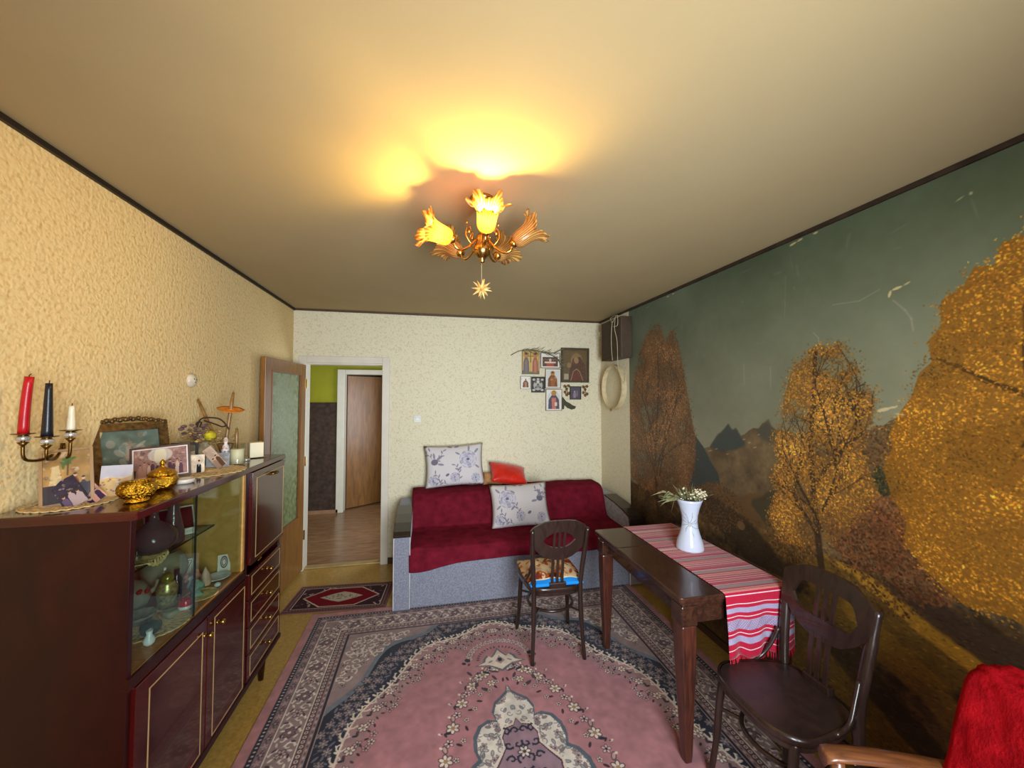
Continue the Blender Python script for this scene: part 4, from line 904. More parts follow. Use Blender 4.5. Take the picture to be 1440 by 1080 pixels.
def thr(u, v):
    p = tp2[min(len(tp2)-1, int(round(v*(len(tp2)-1))))]; y = -.40+.80*u; e = 1 if .02 < u < .98 else .6
    n = .004*math.sin(u*41+v*13)*math.sin(v*57+u*5)+.003*math.sin(u*97)*math.sin(v*83)
    return tm @ Vector((p.x*(1)+n*(-1 if p.x < 0 else 1), y+.01*math.sin(v*9), p.z+n-.012*(1 if u < .03 or u > .97 else 0)))
build('armchair_throw', M().grid(thr, 60, len(tp2)-1), fur, smooth=True, solid=.012, label='bright red fleecy throw hanging over the armchair back at right edge', cat='throw')

# ---------------------------------------------------------------- chandelier
CX, CYY = .223, 1.66
cha = thing('chandelier', 'five-arm brass ceiling lamp with ruffled amber glass shades, two of them lit', 'chandelier', (CX, CYY, ZC))
amber = bpy.data.materials.new('amber_shade_glass'); amber.use_nodes = True
def _amber():
    T = amber.node_tree; N = T.nodes; L = T.links; b = N['Principled BSDF']; out = N['Material Output']
    b.inputs['Roughness'].default_value = .18; b.inputs['Coat Weight'].default_value = .5
    tc = N.new('ShaderNodeTexCoord'); sx = N.new('ShaderNodeUVMap'); sx.uv_map = 'UV'; wv = N.new('ShaderNodeTexWave'); wv.inputs['Scale'].default_value = 3.2; wv.inputs['Distortion'].default_value = .6; L.new(sx.outputs[0], wv.inputs['Vector'])
    r = N.new('ShaderNodeValToRGB'); r.color_ramp.elements[0].color = sl((196, 142, 52)); r.color_ramp.elements[1].color = sl((238, 214, 146)); r.color_ramp.elements[0].position = .25; r.color_ramp.elements[1].position = .7
    L.new(wv.outputs[0], r.inputs[0]); L.new(r.outputs[0], b.inputs['Base Color'])
    t = N.new('ShaderNodeBsdfTranslucent'); L.new(r.outputs[0], t.inputs[0]); mx = N.new('ShaderNodeMixShader'); mx.inputs[0].default_value = .72
    L.new(b.outputs[0], mx.inputs[1]); L.new(t.outputs[0], mx.inputs[2])
    tr = N.new('ShaderNodeBsdfTransparent'); tr.inputs[0].default_value = sl((250, 200, 120)); m2 = N.new('ShaderNodeMixShader'); m2.inputs[0].default_value = .10
    L.new(mx.outputs[0], m2.inputs[1]); L.new(tr.outputs[0], m2.inputs[2]); L.new(m2.outputs[0], out.inputs[0])
_amber()
br2 = mat('polished_brass', (206, 160, 84), .22, 1, .08, 40)
build('ceiling_canopy', M().lathe([(.055, ZC-.001), (.055, ZC-.012), (.04, ZC-.03), (.012, ZC-.04)], (CX, CYY, 0), 24), br2, cha, smooth=True)
build('stem', M().lathe([(.008, ZC-.035), (.008, 2.42), (.014, 2.41), (.008, 2.40), (.008, 2.355)], (CX, CYY, 0), 12), br2, cha, smooth=True)
build('hub', M().lathe([(.006, 2.375), (.022, 2.37), (.030, 2.352), (.026, 2.335), (.034, 2.322), (.040, 2.302), (.034, 2.282), (.018, 2.268), (.010, 2.258), (.012, 2.250), (.001, 2.243)], (CX, CYY, 0), 24), br2, cha, smooth=True)
bulb_on = mat('lit_bulb', (255, 220, 160), .3, emit=(255, 190, 96), es=60); bulb_off = mat('frosted_bulb', (226, 220, 206), .3)
for k, deg in enumerate((-92, 198, -20, 128, 52)):
    a = math.radians(deg); ca, sa = math.cos(a), math.sin(a); lit = k < 2
    def pp(r, z): return (CX+r*ca, CYY+r*sa, z)
    arm = build('arm', M().tube(smoothpts([pp(.03, 2.345), pp(.055, 2.315), pp(.09, 2.288), pp(.122, 2.292), pp(.136, 2.322)], 5), .0055, 8), br2, cha, smooth=True)
    sc_ = M(); sc_.tube(smoothpts([pp(.05, 2.318), pp(.075, 2.35), pp(.072, 2.385), pp(.055, 2.395), pp(.058, 2.378)], 5), [.004]*10+[.003]*20, 6)
    lp = [(pp(.062, 2.36), .9), (pp(.072, 2.40), .6)]
    for (q, s) in lp: sc_.lathe([(.001, 0), (.008*s, .006), (.010*s, .014), (.001, .030*s)], q, 8, None)
    build('scroll', sc_, br2, cha, smooth=True, kind='stuff')
    tilt = math.radians((52, 78, 56, 56, 56)[k])
    Rm = Matrix.Rotation(a, 4, 'Z') @ Matrix.Rotation(tilt, 4, 'Y'); base = Vector(pp(.136, 2.322))
    T4 = Matrix.Translation(base) @ Rm
    build('shade_cup', M().lathe([(.006, -.012), (.016, -.008), (.020, .004), (.014, .012)], (0, 0, 0), 16, T4), br2, cha, smooth=True)
    prof_ = [(.012, .006), (.026, .012), (.034, .026), (.036, .045), (.037, .065), (.040, .085), (.048, .103), (.060, .116), (.074, .122)]
    n = 60; sh = M(); rings = []
    for i, (r_, z_) in enumerate(prof_):
        t = i/8; ring = []
        for j in range(n):
            th_ = 2*PI*j/n; w = t**3
            rr = r_*(1+.025*math.cos(15*th_)+.16*w*math.cos(5*th_+k)+.06*w*math.cos(10*th_)); zz = z_+w*(.016*math.cos(5*th_+k+.4)+.006*math.sin(13*th_))
            ring.append(T4 @ Vector((rr*math.cos(th_), rr*math.sin(th_), zz)))
        rings.append(ring)
    sh.loft(rings, True, False)
    so = build('lamp_shade', sh, amber, cha, smooth=True, solid=.0018)
    u = so.data.uv_layers.new(name='UV')
    for l in so.data.loops: u.data[l.index].uv = ((l.vertex_index % n)/n*3.0, (l.vertex_index//n)/9*.2)
    bo = build('bulb', M().lathe([(.007, .004), (.009, .018), (.017, .036), (.019, .048), (.014, .060), (.001, .066)], (0, 0, 0), 14, T4), bulb_on if lit else bulb_off, cha, smooth=True)
    if lit:
        lb = lampbulb(T4 @ Vector((0, 0, .074 if k == 0 else .076)), 29 if k == 0 else 17); COL.objects.link(lb)
# spiky star hanging underneath
star = thing('hanging_star', 'small spiky golden star hanging on a thread below the ceiling lamp', 'ornament', (CX-.002, CYY, 2.132))
sm_ = M(); rs = random.Random(3)
for k in range(22):
    z = 1-2*(k+.5)/22; a = k*2.39996; r = math.sqrt(1-z*z); d = Vector((r*math.cos(a), r*math.sin(a), z))
    q = d.to_track_quat('Z', 'Y').to_matrix().to_4x4(); sm_.lathe([(.0085, .006), (.0004, .047)], (0, 0, 0), 5, q)
sm_.sphere((0, 0, 0), .012, 8)
build('spikes', sm_, mat('gilt_paper', (214, 176, 104), .4, .3, .1, 60), star, world=False, kind='stuff')
build('thread', M().tube([(0, 0, .01), (0, 0, .112)], .0008, 4), mat('thread', (190, 170, 130), .8), star, world=False)

# ---------------------------------------------------------------- prints: pictures, photos, icons
def photo(seed, w, h, bg, fg, skin=(206, 160, 130), n=8, mode='group'):
    c = Cv(0, w, 0, h, max(w, h)/110, bg); rr = random.Random(seed); f = fbm(c.h, c.w, 4, 4, seed, 1)
    c.a = np.clip(c.a*(.75+.5*f[..., None]), 0, 1)
    if mode == 'group':
        for k in range(n*6): c.ell(rr.uniform(0, w), rr.uniform(h*.5, h), w*rr.uniform(.02, .07), h*rr.uniform(.01, .05), rr.random()*3, rr.choice([(200, 180, 160), (90, 70, 60), (160, 130, 110)]), .5)
        for k in range(n):
            x = w*(.08+.84*(k+.5)/n)+rr.uniform(-.01, .01)*w; y = h*(.42+.08*(k % 2)); col = rr.choice(fg); s = w/n
            c.poly([(x-s*.45, 0), (x-s*.4, y-h*.10), (x-s*.15, y-h*.02), (x+s*.15, y-h*.02), (x+s*.4, y-h*.10), (x+s*.45, 0)], col); c.ell(x, y+h*.02, s*.2, s*.26, 0, skin); c.ell(x, y+h*.045, s*.21, s*.18, 0, (60, 42, 34), .9)
    elif mode == 'landscape':
        c.rect(0, h*.62, w, h, fg[0], .8); c.poly([(0, h*.5), (w*.3, h*.62), (w*.7, h*.55), (w, h*.66), (w, 0), (0, 0)], fg[1])
        for k in range(60): c.ell(rr.uniform(0, w), rr.uniform(.05*h, .55*h), w*.05, h*.025, rr.random()*3, rr.choice(fg), .7)
    elif mode == 'sparkle':
        for k in range(90): c.ell(rr.gauss(w*.55, w*.2), rr.gauss(h*.35, h*.25), w*rr.uniform(.02, .12), h*rr.uniform(.02, .10), rr.random()*3, rr.choice(fg), .35)
    elif mode == 'couple':
        for dx, col in ((-.16, fg[0]), (.14, fg[1])):
            x = w*(.5+dx); c.poly([(x-w*.17, 0), (x-w*.14, h*.42), (x-w*.05, h*.52), (x+w*.05, h*.52), (x+w*.14, h*.42), (x+w*.17, 0)], col); c.ell(x, h*.62, w*.075, h*.09, 0, skin); c.ell(x, h*.66, w*.08, h*.065, 0, (50, 36, 30))
    elif mode == 'man':
        x = w*.62; c.poly([(x-w*.16, 0), (x-w*.15, h*.40), (x-w*.05, h*.5), (x+w*.06, h*.5), (x+w*.15, h*.40), (x+w*.17, 0)], (26, 26, 34)); c.poly([(x-w*.03, h*.5), (x+w*.04, h*.5), (x, h*.30)], (226, 226, 226)); c.ell(x, h*.6, w*.07, h*.09, 0, skin); c.ell(x, h*.66, w*.075, h*.05, 0, (60, 42, 34)); c.line([(0, h*.55), (w*.6, h)], w*.02, (120, 100, 90), .5)
    return c
edge_m = mat('photo_card_edge', (196, 186, 170), .7)
def card(name, label, w, h, cv, loc, lean, yaw, roll=0, th=.0015, frame=None, fw=.0, fm=None, cat='photograph', group=None, rel=0, gloss=.25):
    """standing print: local x = width, z = height, front looks to -y; returns the thing"""
    t = thing(name, label, cat, loc, 0, group); t.rotation_euler = Euler((math.radians(-lean), math.radians(roll), math.radians(yaw)), 'XYZ')
    pm = imat(name+'_print_%d' % len(MC), cv, gloss, .05, 80, .4)
    build('print', M().box(-w/2, w/2, 0, .0012, 0, h), pm, t, world=False, uv=lambda p: ((p.x+w/2)/w, p.z/h))
    build('backing', M().box(-w/2+.0005, w/2-.0005, .0013, .0013+max(th, .0012), .0005, h-.0005), edge_m, t, world=False)
    if fw:
        fr_ = plate([(-w/2-fw, -fw), (w/2+fw, -fw), (w/2+fw, h+fw), (-w/2-fw, h+fw)], [[(-w/2, 0), (w/2, 0), (w/2, h), (-w/2, h)]], .014+rel, 'y', -.002)
        build('frame', fr_, fm, t, world=False, bevel=min(.004, fw*.3))
    return t
fr_brown = wood('picture_frame_wood', (60, 34, 22), (92, 56, 36), .35); fr_oak = wood('old_oak_frame', (128, 92, 44), (156, 116, 62), .4)
fr_black = mat('black_frame', (24, 20, 18), .35); fr_white = mat('white_rim', (220, 210, 200), .5)
Z0 = CT+.0005
def doily(name, label, cx, cy, r, z, lobes=28, hang=None, sx=1, sy=1):
    """crocheted round: rings and spokes of thread with a scalloped rim"""
    t = thing(name, label, 'doily', (cx, cy, z)); m = M(); seg = 112
    def w(x, y, dz=0):
        X = cx+x*sx; Y = cy+y*sy; Z = z+.0018+dz
        if hang is not None and X > hang: Z -= (X-hang)*1.0; X = hang+(X-hang)*.12+.0015
        return (X, Y, Z)
    rings = []
    for i in range(9):
        rr = r*(.06+.94*i/8); rings.append([w(rr*(1+(.05*abs(math.sin(lobes/2*2*PI*j/seg)) if i > 6 else 0))*math.cos(2*PI*j/seg), rr*(1+(.05*abs(math.sin(lobes/2*2*PI*j/seg)) if i > 6 else 0))*math.sin(2*PI*j/seg), .0007*math.sin(j*1.7+i)) for j in range(seg)])
    fs = M(); n = seg
    vs = [p for q in rings for p in q]; ff = []
    for i in range(8):
        for j in range(n):
            if i in (2, 4, 6) and (j % 4) < 2: continue
            if i in (3, 5) and (j+2) % 8 < 1: continue
            k2 = (j+1) % n; ff.append((i*n+j, i*n+k2, (i+1)*n+k2, (i+1)*n+j))
    ff.append(tuple(range(n)))
    fs.add(vs, ff); build('lacework', fs, crochet, t, solid=.0016); rim = M(); rim.tube([Vector(p)+Vector((0, 0, .001)) for p in rings[-1]]+[Vector(rings[-1][0])+Vector((0, 0, .001))], .0022, 5, False)
    build('rim', rim, crochet, t); return t
doily('doily', 'round crocheted doily under the leaning photographs by the candlesticks', -1.168, 1.59, .108, CT)
doily('doily', 'crocheted doily with a corner hanging over the glass front', -1.045, 2.13, .158, CT, 26, XF+.0185)
# candelabrum + candles
cdl = thing('candelabrum', 'brass three-armed candle holder behind the leaning photographs', 'candlestick', (-1.215, 1.615, CT))
silver = mat('white_metal_collar', (206, 200, 190), .3, .6)
build('base', M().lathe([(.045, CT+.004), (.044, CT+.010), (.020, CT+.020), (.008, CT+.035), (.008, CT+.15), (.013, CT+.165), (.007, CT+.18), (.006, CT+.20)], (-1.215, 1.615, 0), 20), brass_dk, cdl, smooth=True)
cand = (('red', (-1.228, 1.497), 1.545, .178, (186, 14, 24), .0125, .0105), ('black', (-1.168, 1.497), 1.535, .168, (20, 22, 30), .0135, .008), ('white', (-1.172, 1.585), 1.548, .082, (226, 214, 184), .0115, .007))
for nm, (x, y), z, h, col, r0, r1 in cand:
    dx, dy = x+1.215, y-1.615
    a = build('arm', M().tube(smoothpts([(-1.215, 1.615, CT+.185), (-1.215+dx*.45, 1.615+dy*.45, CT+.155), (-1.215+dx*.93, 1.615+dy*.93, CT+.162), (x, y, z-.035)], 5), .0045, 8), brass_dk, cdl, smooth=True)
    build('cup', M().lathe([(.004, z-.036), (.013, z-.024), (.004, z-.022), (.012, z-.012), (.012, z-.004), (.010, z-.001), (.026, z+.002), (.027, z+.0035), (.012, z+.001), (.011, z+.0005)], (x, y, 0), 20), brass_dk, a, smooth=True)
    build('collar', M().lathe([(.0135, z-.018), (.0155, z-.015), (.0155, z-.008), (.0135, z-.005)], (x, y, 0), 16), silver, a, smooth=True)
    ct = thing('candle', {'red': 'tall red candle, slightly bent, in the brass holder', 'black': 'tall tapered black candle in the brass holder', 'white': 'short off-white candle in the brass holder, much burnt down'}[nm], 'candle', (x, y, z+.002), 0, 'candles in the brass holder')
    bend = .008 if nm == 'red' else 0
    build('wax', M().tube([(x+bend*(k/8)**2*1.2-(.004 if nm == 'red' else 0)*(1-k/8)*0, y, z+.002+h*k/8) for k in range(9)], [r0+(r1-r0)*k/8 for k in range(9)], 14), mat('wax_'+nm, col, .4, 0, .06, 30, .2, 40, sub=0, coat=.2), ct, smooth=True)
    build('wick', M().tube([(x+bend, y, z+h), (x+bend+.001, y, z+h+.007), (x+bend+(.006 if nm == 'red' else .001), y, z+h+.011)], .0012, 5), mat('burnt_wick', (30, 26, 24), .9), ct)
# leaning pictures near the candlesticks
palm = photo(11, .105, .168, (158, 120, 64), [(120, 60, 40), (60, 50, 54), (190, 150, 96)], n=5)
palm.rect(0, 0, .105, .06, (40, 38, 46), .85)
for k in range(14): palm.ell(.055+R.gauss(0, .012), .135+R.gauss(0, .008), .010, .004, R.random()*3, (70, 96, 44), .8)
palm.line([(.055, .135), (.053, .09)], .004, (90, 70, 40)); palm.poly([(.012, .06), (.02, .12), (.034, .125), (.042, .06)], (206, 182, 132), .8)
card('framed_picture', 'brown-framed picture with palm tree leaning beside the brass candle holder', .105, .168, palm, (-1.160, 1.568, Z0+.010), 14, 30, -4, frame=1, fw=.008, fm=fr_oak, cat='picture')
card('loose_photo', 'dark loose photograph leaning at an angle on the round doily', .062, .105, photo(12, .062, .105, (54, 46, 62), [(40, 36, 52), (96, 80, 110), (170, 150, 150)], n=3), (-1.118, 1.548, Z0+.004), 30, 26, -33, group='loose photographs on the round doily')
card('loose_photo', 'pinkish loose photograph slid half down on the round doily', .052, .095, photo(13, .052, .095, (190, 140, 120), [(60, 40, 70), (206, 150, 130)], n=3), (-1.088, 1.585, Z0+.006), 34, 26, -42, group='loose photographs on the round doily')
card('loose_photo', 'pale loose photograph of red-roofed houses standing upright on the round doily', .082, .108, photo(14, .082, .108, (196, 176, 160), [(176, 172, 180), (200, 160, 90), (126, 74, 70), (206, 180, 130)], mode='landscape'), (-1.096, 1.665, Z0+.003), 10, 26, 2, group='loose photographs on the round doily')
# carved gilt picture
cv = photo(15, .21, .17, (92, 104, 92), [(188, 160, 140), (150, 120, 100), (206, 190, 170), (84, 110, 104)], mode='sparkle')
cg = card('ornate_picture', 'picture in a heavy carved dark gilt frame leaning on the left wall', .205, .175, cv, (-1.215, 1.945, Z0+.042), 12, 60, 0, frame=1, fw=.032, fm=mat('dark_gilt', (96, 72, 38), .4, .5, .3, 60, .6, 90), rel=.008, cat='picture')
cm = M()
for k in range(30):
    t = k/29; cm.sphere((-.13+.26*t, -.008, .207+.006*math.sin(t*PI)*3+.003*math.sin(k*2.2)), .0075+.003*math.sin(k*1.3)**2, 6)
for k in range(18):
    t = k/17
    for s in (-1, 1): cm.sphere((s*.133, -.006, -.02+.22*t), .0065, 6)
build('carving', cm, MC['dark_gilt'], cg, world=False, smooth=True, kind='stuff')
card('small_picture', 'small black-framed picture behind the white-rimmed group photograph', .085, .085, photo(16, .085, .085, (170, 156, 130), [(90, 80, 60), (196, 180, 150), (120, 100, 70)], mode='landscape'), (-1.200, 2.26, Z0+.03), 10, 38, 3, frame=1, fw=.012, fm=fr_black, cat='picture')
fam = photo(17, .165, .115, (150, 110, 100), [(90, 60, 70), (60, 50, 66), (176, 130, 110), (200, 170, 150), (46, 36, 44)], n=11)
fam.ell(.08, .09, .04, .03, 0, (206, 196, 180), .8); fam.ell(.08, .085, .02, .04, 0, (226, 214, 176), .8)
fc = card('group_photo', 'white-rimmed framed group photograph leaning above the gold bowl', .172, .118, fam, (-1.125, 1.965, Z0+.017), 16, 24, -4, frame=1, fw=.004, fm=fr_white, cat='photograph')
build('outer_frame', plate([(-.099, -.013), (.099, -.013), (.099, .131), (-.099, .131)], [[(-.0905, -.0045), (.0905, -.0045), (.0905, .1225), (-.0905, .1225)]], .012, 'y', 0), fr_brown, fc, world=False)
# gold glass bowl and lidded pot
gb = thing('gold_bowl', 'hammered gold glass bowl near the cabinet front edge', 'bowl', (-.972, 1.575, CT))
bp_ = [tuple(p)[:2] for p in [(v.x, v.y) for v in smoothpts([(.028, CT, 0), (.034, CT+.005, 0), (.029, CT+.012, 0), (.040, CT+.020, 0), (.050, CT+.036, 0), (.050, CT+.052, 0), (.044, CT+.064, 0), (.047, CT+.069, 0), (.040, CT+.066, 0), (.038, CT+.05, 0), (.02, CT+.022, 0), (.001, CT+.018, 0)], 5)]]
build('bowl', M().lathe(bp_, (-.972, 1.575, 0), 72, ruf=lambda a, t: (.045 if .15 < t < .55 else .01)*math.cos(18*a+(PI if int(t*34) % 2 else 0))), gold, gb, smooth=True)
gp = thing('gold_pot', 'round gold lidded pot between the gold bowl and the white dish', 'pot', (-1.005, 1.76, CT))
build('pot', M().lathe([(.028, CT), (.034, CT+.004), (.046, CT+.018), (.051, CT+.034), (.046, CT+.05), (.04, CT+.056)], (-1.005, 1.76, 0), 32, ruf=lambda a, t: .01*math.cos(12*a)), gold, gp, smooth=True)
build('lid', M().lathe([(.044, CT+.056), (.046, CT+.060), (.036, CT+.072), (.018, CT+.082), (.006, CT+.088), (.005, CT+.094), (.010, CT+.100), (.007, CT+.110), (.001, CT+.116)], (-1.005, 1.76, 0), 28), gold, gp, smooth=True)
wd_ = thing('white_dish', 'little flat white dish beside the gold lidded pot', 'dish', (-.990, 1.872, CT))
build('dish', M().lathe([(.028, CT), (.034, CT+.004), (.036, CT+.018), (.033, CT+.019), (.030, CT+.007), (.001, CT+.006)], (-.990, 1.872, 0), 28), mat('ivory_ceramic', (216, 206, 190), .3), wd_, smooth=True)
# wedding card + others
card('wedding_card', 'small cream card showing a man in a black suit', .055, .082, photo(18, .055, .082, (214, 196, 168), [(30, 30, 40)], mode='man'), (-1.050, 2.08, Z0+.006), 8, 14, -2, cat='card')
card('folded_card', 'blank pale folded card standing behind the suited man card', .05, .082, photo(19, .05, .082, (206, 196, 180), [(200, 190, 176)], n=0, mode='none'), (-1.089, 2.092, Z0+.006), 6, -18, 0, cat='card')
card('bluish_photo', 'blue-grey blurred photograph leaning behind the tilted wooden board', .095, .075, photo(20, .095, .075, (134, 136, 136), [(160, 160, 160), (100, 104, 108), (180, 176, 170)], mode='sparkle'), (-1.04, 2.235, Z0+.004), 26, 24, 4, cat='photograph')
card('tilted_plaque', 'pale wooden plaque with brown figures tilted sideways on the doily', .042, .118, photo(21, .042, .118, (176, 152, 130), [(90, 60, 46), (150, 120, 100)], n=2), (-.995, 2.185, Z0+.016), 22, 22, -38, th=.006, cat='plaque')
# dried arrangement in a pale vase
va = thing('dried_arrangement', 'pale vase crowded with dried flowers and dark curling twigs', 'flower arrangement', (-1.185, 2.42, CT))
vx, vy = -1.185, 2.42
build('vase', M().lathe([(.030, CT), (.042, CT+.02), (.052, CT+.05), (.045, CT+.08), (.028, CT+.10), (.034, CT+.115), (.030, CT+.113), (.02, CT+.09)], (vx, vy, 0), 24), mat('pale_vase', (186, 172, 140), .3, 0, .2, 14), va, smooth=True)
dm = M(); rr = random.Random(21)
for k in range(70):
    a = rr.uniform(0, 2*PI); e = rr.uniform(.1, 1.3); L = rr.uniform(.06, .15); p = Vector((vx, vy, CT+.10)); d = Vector((math.cos(a)*math.cos(e), math.sin(a)*math.cos(e), math.sin(e)*.6))
    dm.tube([p, p+d*L*.5, p+d*L+Vector((0, 0, -.01))], [.0016, .0014, .0008], 4); dm.sphere(p+d*L, rr.uniform(.004, .010), 5, .7)
build('dried_stems', dm, mat('straw', (168, 140, 88), .9, 0, .3, 50), va, kind='stuff')
pm_ = M()
for k in range(26):
    p = Vector((vx-.035+rr.gauss(0, .028), vy-.03+rr.gauss(0, .02), CT+.17+rr.gauss(0, .018))); pm_.sphere(p, rr.uniform(.008, .014), 6, .6)
build('mauve_blossoms', pm_, mat('mauve_petals', (112, 84, 84), .9, 0, .3, 60), va, kind='stuff')
yb = M().sphere((vx+.035, vy-.03, CT+.150), .027, 10); build('yellow_ball', yb, mat('yellow_ball', (186, 170, 20), .7, 0, .2, 60, .5, 90), va, smooth=True)
build('basket_cone', M().lathe([(.006, CT), (.022, CT+.03), (.036, CT+.10), (.034, CT+.10)], (vx+.085, vy+.03, 0), 18, ruf=lambda a, t: .03*math.cos(18*a)), mat('brown_wicker', (140, 100, 60), .8, 0, .25, 80, .8, 120), va)
tw = M()
for pts in ([(-.04, .0, .13), (-.02, 0, .20), (.01, -.01, .215), (.07, -.02, .212), (.10, -.02, .19), (.125, -.02, .15)], [(-.035, 0, .175), (-.03, 0, .19), (-.012, 0, .19), (-.018, 0, .165)], [(.0, 0, .2), (.05, 0, .18), (.085, 0, .165), (.11, -.01, .175)]):
    tw.tube(smoothpts([(vx+x*1.05-.01, vy+y, CT+z+.03) for x, y, z in pts], 3), .004, 6)
build('twig', tw, mat('dark_twig', (52, 34, 30), .8), va, kind='stuff')
def stick(name, label, p0, p1, r, m, disk=None):
    t = thing(name, label, 'candle', p0); p0 = Vector(p0); p1 = Vector(p1)
    build('wax', M().tube([p0.lerp(p1, k/6) for k in range(7)], [r]*6+[r*.7], 10), m, t, smooth=True)
    build('wick', M().tube([p1, p1+Vector((.001, 0, .01))], .001, 4), MC['burnt_wick'], t)
    if disk: 
        c = p0.lerp(p1, disk); q = Matrix.Rotation(.30, 4, Vector((.914, .404, 0))) @ (p1-p0).to_track_quat('Z', 'Y').to_matrix().to_4x4()
        build('drip_guard', M().lathe([(.010, .014), (.030, .004), (.054, .009), (.064, .014), (.054, .0075), (.030, .001), (.010, .006)], tuple(c), 24, q, ruf=lambda a, t_: .04*math.cos(9*a)), mat('orange_paper', (232, 140, 40), .6, 0, .1, 60, trans=.0), t, smooth=True)
honey_wax = mat('honey_wax', (134, 98, 50), .4, 0, .15, 40, coat=.2)
stick('taper_candle', 'thin brown beeswax taper leaning left out of the dried flowers', (vx+.085, vy+.03, CT+.006), (-1.262, 2.49, 1.648), .0085, honey_wax)
st_b = Vector((-1.09, 2.40, CT+.006))
stick('taper_candle', 'tall beeswax taper with frilled orange drip guard behind the statuette', tuple(st_b), (-1.066, 2.44, 1.688), .0095, honey_wax, .72)
# statuette, glass candle, block candle
fig = thing('white_statuette', 'small white robed statuette standing beside the glass candle', 'figurine', (-1.045, 2.325, CT))
build('robe', M().lathe([(.024, CT), (.025, CT+.01), (.020, CT+.05), (.019, CT+.075), (.014, CT+.10), (.007, CT+.112), (.010, CT+.122), (.011, CT+.132), (.006, CT+.143), (.001, CT+.146)], (-1.045, 2.325, 0), 20, ruf=lambda a, t: .07*math.cos(7*a)*(1-t)), mat('pale_plaster', (206, 196, 190), .5, 0, .1, 40), fig, smooth=True)
build('face', M().sphere((-1.043, 2.317, CT+.130), .0075, 8), mat('painted_face', (216, 170, 140), .5), fig, smooth=True)
build('hands', M().tube([(-1.055, 2.312, CT+.085), (-1.043, 2.302, CT+.096), (-1.032, 2.312, CT+.085)], .004, 6), MC['painted_face'], fig, smooth=True)
build('blue_sash', M().lathe([(.0175, CT+.078), (.0195, CT+.074), (.0190, CT+.068)], (-1.045, 2.325, 0), 16), mat('grey_blue_cloth', (110, 130, 150), .6), fig)
gc = thing('glass_candle', 'cream pillar candle in a clear glass cylinder on the lace doily', 'candle', (-.992, 2.33, CT))
gz = CT+.006
build('wax', M().lathe([(.031, gz), (.031, gz+.075), (.028, gz+.078), (.001, gz+.074)], (-.992, 2.33, 0), 24), wax_cream, gc, smooth=True)
build('glass_cylinder', M().lathe([(.036, gz-.002), (.036, gz+.105), (.034, gz+.105), (.034, gz)], (-.992, 2.33, 0), 28, cap=False), clear, gc, smooth=True)
build('wick', M().tube([(-.992, 2.33, gz+.074), (-.992, 2.33, gz+.084)], .0012, 5), MC['burnt_wick'], gc)
stick('candle_stub', 'short brown candle stub standing just behind the glass candle', (-1.027, 2.40, CT+.0), (-1.027, 2.40, CT+.185), .009, honey_wax)
bc = thing('block_candle', 'square cream block candle near the far end of the cabinet top', 'candle', (-1.0, 2.575, CT))
build('wax', M().box(-.035, .035, -.035, .035, 0, .088, Matrix.Translation((-1.0, 2.575, CT+.004)) @ Matrix.Rotation(.55, 4, 'Z')), wax_cream, bc, bevel=.004)
build('glass_plate', M().lathe([(.04, CT), (.056, CT+.003), (.055, CT+.0045), (.03, CT+.003)], (-1.0, 2.575, 0), 24), clear, bc, smooth=True)
tl = thing('tealight', 'tiny white tealight between glass candle and block candle', 'candle', (-1.0, 2.455, CT))
build('cup', M().lathe([(.018, CT), (.019, CT+.012), (.017, CT+.012), (.001, CT+.009)], (-1.0, 2.455, 0), 18), silver, tl, smooth=True)

# ---------------------------------------------------------------- things behind the cabinet's glass
SZ, BZ = 1.033, .791
def lath(name, label, cat, x, y, z, prof, m, extra=None, n=26, ruf=None, part='body', group=None):
    t = thing(name, label, cat, (x, y, z), 0, group); build(part, M().lathe([(r, z+h) for r, h in prof], (x, y, 0), n, ruf=ruf), m, t, smooth=True)
    if extra: extra(t, x, y, z)
    return t
def stopper(t, x, y, z): build('stopper', M().lathe([(.006, z+.172), (.008, z+.182), (.012, z+.19), (.008, z+.202), (.001, z+.206)], (x, y, 0), 14), smoky, t, smooth=True)
lath('flask', 'bulbous smoky glass decanter on the glass shelf', 'decanter', -1.083, 1.855, SZ, [(.03, 0), (.055, .012), (.078, .045), (.074, .08), (.045, .11), (.018, .128), (.013, .155), (.018, .172), (.015, .172), (.010, .15), (.014, .13), (.04, .108), (.069, .08), (.073, .045), (.05, .016), (.001, .008)], smoky, stopper, part='glass_body')
lath('cone_bottle', 'tall cone-shaped smoky glass bottle with dark stopper on the glass shelf', 'bottle', -1.075, 1.965, SZ, [(.035, 0), (.04, .01), (.038, .05), (.036, .055), (.028, .10), (.016, .165), (.012, .185), (.014, .19), (.009, .185), (.013, .165), (.024, .10), (.032, .055), (.033, .012), (.001, .006)], smoky, lambda t, x, y, z: build('stopper', M().lathe([(.007, z+.186), (.009, z+.20), (.005, z+.215), (.001, z+.222)], (x, y, 0), 12), mat('dark_stopper', (34, 24, 34), .3), t, smooth=True), part='glass_body')
card('maroon_picture', 'maroon picture with thin cream frame lying back on the glass shelf', .17, .10, photo(31, .17, .10, (88, 22, 28), [(70, 18, 24)], n=0, mode='none'), (-1.160, 2.10, SZ+.008), 22, 42, 0, frame=1, fw=.005, fm=fr_white, cat='picture')
cz = Cv(0, .05, 0, .03, .001, (226, 224, 220)); [cz.line([(.01+k*.007, .01), (.014+k*.007, .02)], .0015, (90, 90, 100)) for k in range(4)]
card('white_place_card', 'tiny white printed card in front of the maroon picture', .045, .028, cz, (-1.065, 2.075, SZ+.001), 24, 40, 0, cat='card')
dl = doily('doily', 'lace doily drooping on the glass shelf beneath the decanter', -1.095, 1.80, .085, SZ-.001, 24, -1.033)
